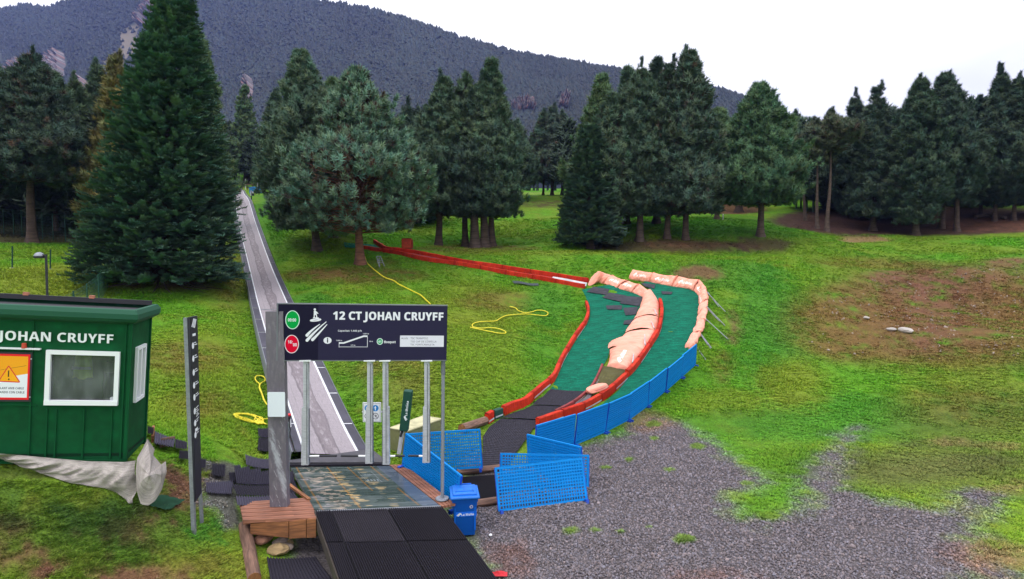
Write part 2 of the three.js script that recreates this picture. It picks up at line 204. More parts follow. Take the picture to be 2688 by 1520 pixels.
function cover(x, z) {                                             // colour of the ground and whether it is gravel
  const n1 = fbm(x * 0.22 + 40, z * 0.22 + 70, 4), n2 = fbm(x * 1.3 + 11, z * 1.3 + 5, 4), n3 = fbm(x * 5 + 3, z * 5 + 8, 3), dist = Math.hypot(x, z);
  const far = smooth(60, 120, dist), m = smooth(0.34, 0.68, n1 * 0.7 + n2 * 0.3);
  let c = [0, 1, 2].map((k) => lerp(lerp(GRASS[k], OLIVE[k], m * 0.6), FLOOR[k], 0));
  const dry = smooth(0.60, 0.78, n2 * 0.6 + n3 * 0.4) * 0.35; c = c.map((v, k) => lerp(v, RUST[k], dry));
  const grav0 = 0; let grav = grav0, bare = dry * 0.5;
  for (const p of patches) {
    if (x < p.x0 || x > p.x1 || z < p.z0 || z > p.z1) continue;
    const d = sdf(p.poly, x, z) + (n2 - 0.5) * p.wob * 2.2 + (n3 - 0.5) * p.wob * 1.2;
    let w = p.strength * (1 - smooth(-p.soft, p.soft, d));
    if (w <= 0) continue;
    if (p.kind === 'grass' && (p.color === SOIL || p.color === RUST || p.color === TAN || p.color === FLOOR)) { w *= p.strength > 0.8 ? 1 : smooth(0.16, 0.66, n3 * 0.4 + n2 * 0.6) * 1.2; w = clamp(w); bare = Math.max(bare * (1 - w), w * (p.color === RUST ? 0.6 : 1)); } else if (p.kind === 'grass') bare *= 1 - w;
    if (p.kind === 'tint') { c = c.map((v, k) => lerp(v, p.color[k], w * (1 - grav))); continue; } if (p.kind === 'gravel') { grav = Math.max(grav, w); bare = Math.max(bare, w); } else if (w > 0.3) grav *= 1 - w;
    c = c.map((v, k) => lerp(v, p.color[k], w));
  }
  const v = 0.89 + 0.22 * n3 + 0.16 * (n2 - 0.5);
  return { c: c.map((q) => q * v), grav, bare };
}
{
  const rows = 470, ang = [];
  for (let a = -180; a < -52; a += 4) ang.push(a);
  for (let a = -52; a <= 52; a += 0.22) ang.push(a);
  for (let a = 54; a <= 180; a += 4) ang.push(a);
  ang[ang.length - 1] = 180;
  const nA = ang.length, pos = [], col = [], uv = [], idx = [];
  for (let i = 0; i <= rows; i++) {
    const r = 1.5 * Math.pow(340 / 1.5, i / rows);
    for (const a of ang) {
      const x = r * Math.sin(a * Math.PI / 180), z = -r * Math.cos(a * Math.PI / 180), inView = Math.abs(a) < 50 && r > 6 && r < 140;
      const h = ground(x, z);
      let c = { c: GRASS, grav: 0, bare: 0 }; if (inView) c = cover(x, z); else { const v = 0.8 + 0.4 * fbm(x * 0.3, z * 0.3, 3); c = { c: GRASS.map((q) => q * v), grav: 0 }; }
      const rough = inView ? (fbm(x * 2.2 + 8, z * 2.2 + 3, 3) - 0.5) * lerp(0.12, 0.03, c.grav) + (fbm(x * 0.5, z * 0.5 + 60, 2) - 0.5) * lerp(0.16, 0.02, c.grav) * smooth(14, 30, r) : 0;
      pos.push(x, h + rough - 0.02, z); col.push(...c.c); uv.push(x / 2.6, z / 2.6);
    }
  }
  for (let i = 0; i < rows; i++) for (let j = 0; j < nA - 1; j++) { const a = i * nA + j, b = a + 1, c = a + nA, d = c + 1; idx.push(a, c, b, b, c, d); }
  const g = new THREE.BufferGeometry();
  g.setAttribute('position', new THREE.Float32BufferAttribute(pos, 3)); g.setAttribute('color', new THREE.Float32BufferAttribute(col, 3)); g.setAttribute('uv', new THREE.Float32BufferAttribute(uv, 2)); g.setIndex(idx); g.computeVertexNormals();
  const m = std(1, 1, 1, 0.95, { specularIntensity: 0.2, vertexColors: true, map: groundTex, bumpMap: groundBump, bumpScale: 0.05 });
  m.color.setRGB(1, 1, 1);
  const me = part('ground', g, m, scene); me.userData.kind = 'structure'; me.userData.label = 'rolling grass slope with patches of gravel and red soil'; me.userData.category = 'ground';
}

// ---------------------------------------------------------------- mountain behind
const RIDGE = [[-4200, 420], [-2600, 200], [-1200, 80], [-400, 50], [0, 26], [70, 11], [118, 22], [154, 10], [200, -6], [300, -40], [450, -52], [620, -30], [750, -3], [900, 10], [1000, 31], [1138, 73], [1190, 94], [1336, 136], [1461, 157], [1628, 188], [1712, 198], [1837, 224], [1942, 256], [2046, 308], [2098, 334], [2200, 380], [2600, 420], [3600, 430], [6500, 450]];
const ridgeAt = (px) => { let i = 1; while (i < RIDGE.length - 1 && RIDGE[i][0] < px) i++; const a = RIDGE[i - 1], b = RIDGE[i]; return lerp(a[1], b[1], (px - a[0]) / (b[0] - a[0])); };
function slope(px, t) {                                            // t 0 at the foot, 1 on the ridge
  const zr = lerp(1150, 700, smooth(200, 2100, px)), foot = 478 + 0.02 * (px > 1344 ? px - 1344 : 0), n = fbm(px * 0.004 + 3, t * 3.1 + 1, 4) - 0.5, z = lerp(300, zr, Math.pow(t, 0.9)) + n * 130 * Math.sin(Math.PI * clamp(t)) ;
  const y = lerp(foot, ridgeAt(px), Math.pow(t, 0.94)); return P(px, y, z);
}
const bareStrip = (px, py) => { const c = lerp(300, 405, clamp((190 - py) / 190)), w = lerp(34, 13, clamp((190 - py) / 190)); return Math.abs(px - c + 10 * Math.sin(py * 0.08)) < w && py < 215; };
const crags = [[150, 170, 30, 38], [62, 190, 22, 26], [395, 24, 20, 22], [372, 55, 12, 14], [1375, 282, 36, 17], [1478, 268, 20, 20], [662, 232, 8, 30], [656, 195, 5, 8], [235, 225, 10, 12], [0, 160, 10, 20], [2262, 298, 1, 1]];
{
  const nu = 360, nv = 60, pos = [], col = [], uv = [], idx = [], u0 = -4200, u1 = 6500;
  for (let j = 0; j <= nv + 6; j++) for (let i = 0; i <= nu; i++) {
    const px = u0 + (u1 - u0) * i / nu; let p;
    if (j <= nv) p = slope(px, j / nv); else { p = slope(px, 1); p.z -= (j - nv) * 90; p.y -= (j - nv) * 34; }
    const n = 0.7 + 0.6 * fbm(px * 0.02, j * 0.3, 3), strip = bareStrip(px, lerp(478, ridgeAt(px), j / nv)) ;
    pos.push(p.x, p.y, p.z); col.push(...(strip ? [0.13 * n, 0.105 * n, 0.07 * n] : [0.022 * n, 0.030 * n, 0.022 * n])); uv.push(px * 0.05, j);
  }
  for (let j = 0; j < nv + 6; j++) for (let i = 0; i < nu; i++) { const a = j * (nu + 1) + i, b = a + 1, c = a + nu + 1, d = c + 1; idx.push(a, b, d, a, d, c); }
  const g = new THREE.BufferGeometry(); g.setAttribute('position', new THREE.Float32BufferAttribute(pos, 3)); g.setAttribute('color', new THREE.Float32BufferAttribute(col, 3)); g.setIndex(idx); g.computeVertexNormals();
  const me = part('mountain', g, std(1, 1, 1, 1, { vertexColors: true }), scene); me.userData.kind = 'structure'; me.userData.label = 'long forested mountain ridge closing the view'; me.userData.category = 'mountain';
}
function conifer(layers, seg, h, r, jag) {                         // small conifer for far woods: ragged skirts
  const list = [];
  for (let l = 0; l < layers; l++) {
    const y0 = h * (0.10 + 0.78 * l / layers), y1 = Math.min(h, y0 + h * 1.5 / layers), R = r * Math.pow(1 - l / layers, 0.8) + 0.12 * r, g = new THREE.ConeGeometry(R, y1 - y0, seg, 1, true), p = g.attributes.position;
    for (let i = 0; i < p.count; i++) if (p.getY(i) < 0) { const s = 1 + (hash(i * 7 + l * 31, seg) - 0.5) * jag * 1.4; p.setXYZ(i, p.getX(i) * s, p.getY(i) + (hash(i + 5, l * 3) - 0.5) * h * 0.12, p.getZ(i) * s); }
    g.translate(0, (y0 + y1) / 2, 0); g.computeVertexNormals(); list.push(g);
  }
  return merge(list);
}
{
  const geo = conifer(3, 7, 8.6, 2.5, 0.9), mats = [], cols = [], q = new THREE.Quaternion(), m4 = new THREE.Matrix4(), c = new THREE.Color();
  seed = 41;
  const N = 76000;
  for (let k = 0; k < N; k++) {
    const px = rnd() < 0.9 ? rr(-250, 2500) : rr(-3500, 5800), t = Math.pow(rnd(), 0.62), p = slope(px, t);
    const py = 690 - (p.y - EYE) * FOC / -p.z;
    if (bareStrip(px, py) && rnd() < 0.93) continue;
    let skip = false; for (const [cx, cy, rx, ry] of crags) if (((px - cx) / rx) ** 2 + ((py - cy - ry * 0.1) / ry) ** 2 < 0.9) skip = true;
    if (skip) continue;
    const s = rr(0.5, 1.08); q.setFromAxisAngle(V(0, 1, 0), rr(0, 6.28));
    mats.push(m4.compose(V(p.x, p.y - 1, p.z), q, V(s * rr(0.85, 1.2), s, s * rr(0.85, 1.2))).clone());
    const b = rr(0.75, 1.25) * (0.6 + 0.8 * fbm(px * 0.012, t * 7, 3)), w = rnd(); cols.push(c.setRGB(0.022 * b * (1 + 0.5 * w), 0.036 * b, 0.032 * b * (1.1 - 0.3 * w)).clone());
  }
  const im = new THREE.InstancedMesh(geo, std(1, 1, 1, 0.95), mats.length); mats.forEach((m, i) => { im.setMatrixAt(i, m); im.setColorAt(i, cols[i]); });
  im.name = 'mountain_forest'; shade(im); im.userData = { kind: 'stuff', label: 'hazy conifer forest covering the whole mountain side', category: 'forest' }; scene.add(im);
}
const rockMat = std(1, 1, 1, 0.95, { map: dataTex(256, (u, v) => { const a = fbm(u * 12, v * 12, 4, 12), b = fbm(u * 4 + 2, v * 4, 3, 0); const k = 0.40 + 0.5 * (a - 0.5), o = smooth(0.5, 0.7, b); return [k * 1.08 + 0.05 * o, k * (1 - 0.16 * o), k * (1 - 0.25 * o)]; }) });
[[[124, 190], [140, 165], [168, 138], [173, 175], [174, 206], [150, 210], [132, 200]], [[44, 206], [58, 180], [70, 163], [82, 192], [78, 208]], [[380, 46], [392, 20], [405, -4], [424, -6], [414, 12], [406, 34], [390, 46]], [[362, 66], [374, 48], [384, 50], [378, 66]], [[1340, 288], [1352, 274], [1384, 266], [1408, 284], [1400, 296], [1366, 298]], [[1462, 290], [1470, 262], [1484, 250], [1494, 266], [1488, 292]], [[656, 268], [658, 232], [662, 206], [668, 236], [668, 272]], [[226, 240], [232, 214], [244, 226], [242, 244]]].forEach((poly, i) => {
  const cx = poly.reduce((s, p) => s + p[0], 0) / poly.length, cy = poly.reduce((s, p) => s + p[1], 0) / poly.length, per = polyline([...poly, poly[0]].map((p) => V(p[0], p[1], 0)));
  const tOf = (px, py) => Math.pow(clamp((478 - py) / (478 - ridgeAt(px)), 0, 1), 1 / 0.94);
  const g = sheet(64, 22, (u, v) => { const e = per.at(u), k = Math.sqrt(v), px = lerp(cx, e.x, k), py = lerp(cy, e.y, k), p = slope(px, tOf(px, py)), r = fbm(px * 0.55 + i * 9, py * 0.30, 4), r2 = fbm(px * 0.2, py * 0.9 + i, 3); const out = 1 - smooth(0.88, 1, v); p.z += out * (5 + 26 * r + 12 * (r2 - 0.5)); p.y += out * (2 + 8 * (r - 0.5)); p.u = px * 0.06; p.v = py * 0.06; return p; });
  single('rock_outcrop', g, rockMat, ['pale pinkish crag with rusty foot, large one at far left of the mountain', 'smaller grey crag left of the big rusty crag on the mountain', 'whitish scree at the top of the bare mountain strip', 'small whitish scree just below the top of the bare mountain strip', 'broad pale cliff band on the mountain above the middle clearing', 'narrow pale cliff band right of the broad one above the clearing', 'thin pale rock streak on the mountain right of the big fir', 'tiny pale rock low on the mountain between the left pines'][i], 'rock');
});
{ // pale far peak between the right-hand trees
  const poly = [[2180, 420], [2240, 320], [2330, 290], [2480, 262], [2560, 262], [2700, 330], [2800, 420]];
  const line = polyline(poly.map((p) => V(p[0], p[1], 0)));
  const g = sheet(40, 10, (u, v) => { const e = line.at(u), py = lerp(e.y, 470, v), n = fbm(u * 9, v * 4, 4) - 0.5; return P(e.x, py + n * 6 * (1 - v), 2300 - 900 * v + n * 160); });
  const me = part('peak', g, std(0.33, 0.31, 0.32, 0.95), scene); Object.assign(me.userData, { kind: 'structure', label: 'bare pale peak far behind the right trees', category: 'mountain' });
}

// ---------------------------------------------------------------- trees
function bladeGeo(list) { const pos = [], idx = []; for (const [a, b, c] of list) { const i = pos.length / 3; pos.push(a.x, a.y, a.z, b.x, b.y, b.z, c.x, c.y, c.z); idx.push(i, i + 1, i + 2); } const g = new THREE.BufferGeometry(); g.setAttribute('position', new THREE.Float32BufferAttribute(pos, 3)); g.setIndex(idx); g.computeVertexNormals(); return g; }
function pineTuft(n, len, w) {                                     // needles fanned round a shoot that points along +y
  const l = []; for (let i = 0; i < n; i++) { const a = i * 2.4, y = len * 0.55 * (i / n), e = lerp(0.15, 1.05, (i / n)), d = V(Math.cos(a) * Math.cos(e), Math.sin(e), Math.sin(a) * Math.cos(e)).multiplyScalar(len * rr(0.6, 0.95)), s = V(-Math.sin(a), rr(-0.5, 0.5), Math.cos(a)).multiplyScalar(w); const o = V(0, y, 0); l.push([o.clone().sub(s), o.clone().add(s), o.clone().add(d)]); }
  return bladeGeo(l);
}
function firSpray(n, len, w) {                                     // flat branchlet along +y, flat in x, tips turned up (z)
  const l = [[V(-w * 0.5, 0, 0), V(w * 0.5, 0, 0), V(0, len, 0.05)]];
  for (let i = 0; i < n; i++) { const s = i % 2 ? 1 : -1, t = (i + 0.5) / n, o = V(0, len * t * 0.85, 0.02), L = len * 0.42 * (1.05 - t * 0.6); const d = V(s * L * 0.8, L * 0.75, rr(-0.04, 0.09) * len), k = d.clone().cross(V(0, 0, 1)).normalize().multiplyScalar(w); l.push([o.clone().sub(k), o.clone().add(k), o.clone().add(d)]); l.push([o.clone().sub(k).add(V(0, 0, 0.03)), o.clone().add(k.clone().multiplyScalar(0.5)), o.clone().add(d.clone().multiplyScalar(0.8)).add(V(0, 0.02, 0.07 * len / 0.5))]); }
  return bladeGeo(l);
}
seed = 11;
const TUFTS = [pineTuft(22, 0.50, 0.042), pineTuft(20, 0.54, 0.046)], SPRAY = firSpray(11, 0.62, 0.05);
const leafMat = std(1, 1, 1, 0.9, { specularIntensity: 0.5 }), limbMat = M.bark, paleBark = std(0.17, 0.135, 0.12, 0.95, { map: woodTex }), redBark = std(0.34, 0.17, 0.11, 0.95, { map: woodTex });
const UP = V(0, 1, 0), q4 = new THREE.Quaternion(), q5 = new THREE.Quaternion(), m5 = new THREE.Matrix4();
function envelope(t, shape) {
  if (shape === 'fir') return Math.pow(1 - t, 0.85) * 0.98 + 0.02;
  if (shape === 'cone') return (t < 0.12 ? lerp(0.78, 1, t / 0.12) : Math.pow(1 - (t - 0.12) / 0.88, 0.75)) * 0.96 + 0.04;
  if (shape === 'round') return t < 0.25 ? lerp(0.72, 1, t / 0.25) : Math.pow(1 - Math.pow((t - 0.25) / 0.75, 1.35), 0.95) * 0.96 + 0.04;
  return t < 0.35 ? lerp(0.55, 1, t / 0.35) : Math.pow(1 - Math.pow((t - 0.35) / 0.65, 1.35), 0.9) * 0.95 + 0.05;   // 'ragged'
}
function tree(o) {
  const base = on(P(o.px, o.py, o.z).x, -o.z, -0.1), H = P(o.px, o.top, o.z).y - base.y, R = o.half * o.z / FOC, y0 = Math.max(0.3, P(o.px, o.cb, o.z).y - base.y), lean = (o.lean ?? 0) * o.z / FOC;
  seed = 1000 + Math.round(o.px * 13 + o.top * 7);
  const g = thing(o.name ?? 'pine_tree', o.label, 'tree', base, o.group);
  const r0 = (o.trunk ?? 18) * o.z / FOC / 2, stem = (y) => V(lean * Math.pow(y / H, 1.2) + 0.06 * Math.sin(y * 0.7 + o.px), y, 0.05 * Math.sin(y * 0.5));
  g.add(part('trunk', sheet(9, 26, (u, v) => { const y = v * H * 0.98, c = stem(y), a = u * Math.PI * 2, r = (r0 * (1 - v * 0.93) + r0 * 0.55 * Math.exp(-y * 2.6) * (1 + 0.4 * Math.sin(a * 4 + o.px))) * (1 + 0.10 * (hash(Math.round(u * 9) % 9, Math.round(v * 26)) - 0.5)); const p = V(c.x + r * Math.cos(a), y, c.z + r * Math.sin(a)); p.u = u; p.v = v * 3; return p; }), o.bark ?? limbMat, g));
  const n = (o.n ?? 2000) * ((o.shape ?? 'round') === 'fir' ? 1 : 2.0), shape = o.shape ?? 'round', fir = shape === 'fir', nb = Math.round(o.nb ?? clamp(n / 16, 60, 420)), per = n / nb, mats = [], cols = [], limbs = [], c = new THREE.Color(), size = o.size ?? 1;
  for (let b = 0; b < nb; b++) {
    let t = Math.pow((b + rnd()) / nb, fir ? 1.25 : 1.05); if (fir) t = clamp((Math.round(t * 26) + rr(-0.55, 0.55)) / 26, 0, 0.995);
    const az = b * 2.39996 + rr(-0.3, 0.3), lump = 0.58 + 0.82 * fbm(Math.cos(az) * 1.6 + 9 + o.px, t * 4.5 + Math.sin(az) * 1.6 + 5, 2), L = R * envelope(t, shape) * (fir ? rr(0.86, 1.04) : clamp(lump * (rnd() < 0.1 ? rr(1.0, 1.35) : rr(0.7, 1.12)), 0.3, 1.3));
    const el = fir ? lerp(-0.32, 0.5, t) : lerp(-0.12, 0.85, t) + rr(-0.18, 0.18), y = lerp(y0, H * 0.985, t) - (fir ? 0 : Math.sin(el) * L * 0.55), root = stem(clamp(y, 0.3, H)), out = V(Math.cos(az), 0, Math.sin(az)), side = V(-out.z, 0, out.x);
    const pt = (s) => root.clone().addScaledVector(out, L * s * Math.cos(el)).add(V(0, L * (s * Math.sin(el) + (fir ? 0.16 * s * s * s - 0.05 * s : 0.10 * s * s)), 0));
    if (!o.far) limbs.push(rod(pt(0), pt(0.5), 0.012 * L + 0.012, 0.008 * L + 0.008, 4), rod(pt(0.5), pt(0.93), 0.008 * L + 0.008, 0.006, 4));
    const k = Math.max(3, Math.round(per * (0.35 + 1.0 * L / R)));
    for (let i = 0; i < k; i++) {
      const s = fir ? lerp(0.22, 1.02, Math.pow(rnd(), 0.7)) : lerp(o.open && t < 0.5 ? 0.62 : 0.32, 1.03, Math.pow(rnd(), 0.75)), p = pt(s), sp = (fir ? 0.26 * (1.12 - s) : 0.20) * L + 0.12;
      const lat = rr(-1, 1) * sp; p.addScaledVector(side, lat); p.y += fir ? rr(-0.16, 0.16) - Math.abs(lat) * 0.10 : rr(-0.6, 1) * 0.11 * L;
      if (p.y < 0.15) continue; if (!fir && fbm(p.x * 0.75 + o.px, p.y * 0.75 + p.z * 0.75, 2) < (o.open ?? 0.36) && rnd() < 0.85) continue; if (o.open && t < 0.42 && p.z > 0.8 && Math.abs(p.x - 0.2) < 1.7 && rnd() < 0.8) continue;
      const d = fir ? out.clone().multiplyScalar(1).addScaledVector(side, Math.sign(lat) * rr(0.1, 0.9)).add(V(0, rr(-0.35, 0.62), 0)) : out.clone().multiplyScalar(0.65).addScaledVector(side, rr(-0.6, 0.6)).add(V(0, rr(0.4, 1.5), 0));
      d.normalize(); q4.setFromUnitVectors(UP, d);
      if (fir) { const zx = V(0, 0, 1).applyQuaternion(q4), want = UP.clone().addScaledVector(d, -d.y).normalize(); q5.setFromUnitVectors(zx, want); q4.premultiply(q5); } else q4.multiply(q5.setFromAxisAngle(UP, rr(0, 6.28)));
      const sc = size * (fir ? 1 : 0.76) * rr(0.65, 1.35); mats.push(m5.compose(p, q4, V(sc, sc, sc)).clone());
      const w = rr(0.70, 1.32), e = rnd(); const bare = (o.dead ?? 0) > 0 && rnd() < o.dead * (1.15 - s); const col = bare ? [0.085, 0.062, 0.045] : o.col.map((q, k) => q * LIFT * [1.05, 1.08, 0.88][k]); cols.push(c.setRGB(col[0] * w * (0.85 + 0.4 * e), col[1] * w, col[2] * w * (1.15 - 0.3 * e)).clone());
    }
  }
  if (!fir && !o.open) for (let k = 0; k < 5; k++) {                // upright leaders break the outline
    const t = rr(0.62, 0.97), a = rr(0, 6.28), r = R * envelope(t, shape) * rr(0.1, 0.85), y = lerp(y0, H, t) + rr(0.2, 0.6), h = rr(0.5, 1.3), b0 = stem(clamp(y, 0.3, H)).add(V(Math.cos(a) * r, 0, Math.sin(a) * r));
    for (let i = 0; i < 16; i++) { const s = i / 16, p = b0.clone().add(V(rr(-0.28, 0.28) * (1 - s), h * s, rr(-0.28, 0.28) * (1 - s))); q4.setFromUnitVectors(UP, V(rr(-0.5, 0.5), 1, rr(-0.5, 0.5)).normalize()); const sc = size * 0.62 * rr(0.8, 1.2); mats.push(m5.compose(p, q4, V(sc, sc, sc)).clone()); const w = rr(0.7, 1.3); cols.push(c.setRGB(o.col[0] * LIFT * w, o.col[1] * LIFT * w, o.col[2] * LIFT * w).clone()); }
  }
  if (limbs.length) part('limbs', merge(limbs), o.bark ?? limbMat, g);
  const im = new THREE.InstancedMesh(fir ? SPRAY : TUFTS[Math.round(o.px) % 2], leafMat, mats.length); mats.forEach((m, i) => { im.setMatrixAt(i, m); im.setColorAt(i, cols[i]); });
  im.name = 'crown'; im.userData.kind = 'stuff'; shade(im); g.add(im);
  return g;
}
const LIFT = 2.8, DARKG = [0.021, 0.034, 0.029], BLUEG = [0.046, 0.078, 0.064], MIDG = [0.030, 0.048, 0.036], LIGHTG = [0.040, 0.064, 0.036], OLIVEG = [0.062, 0.058, 0.026];
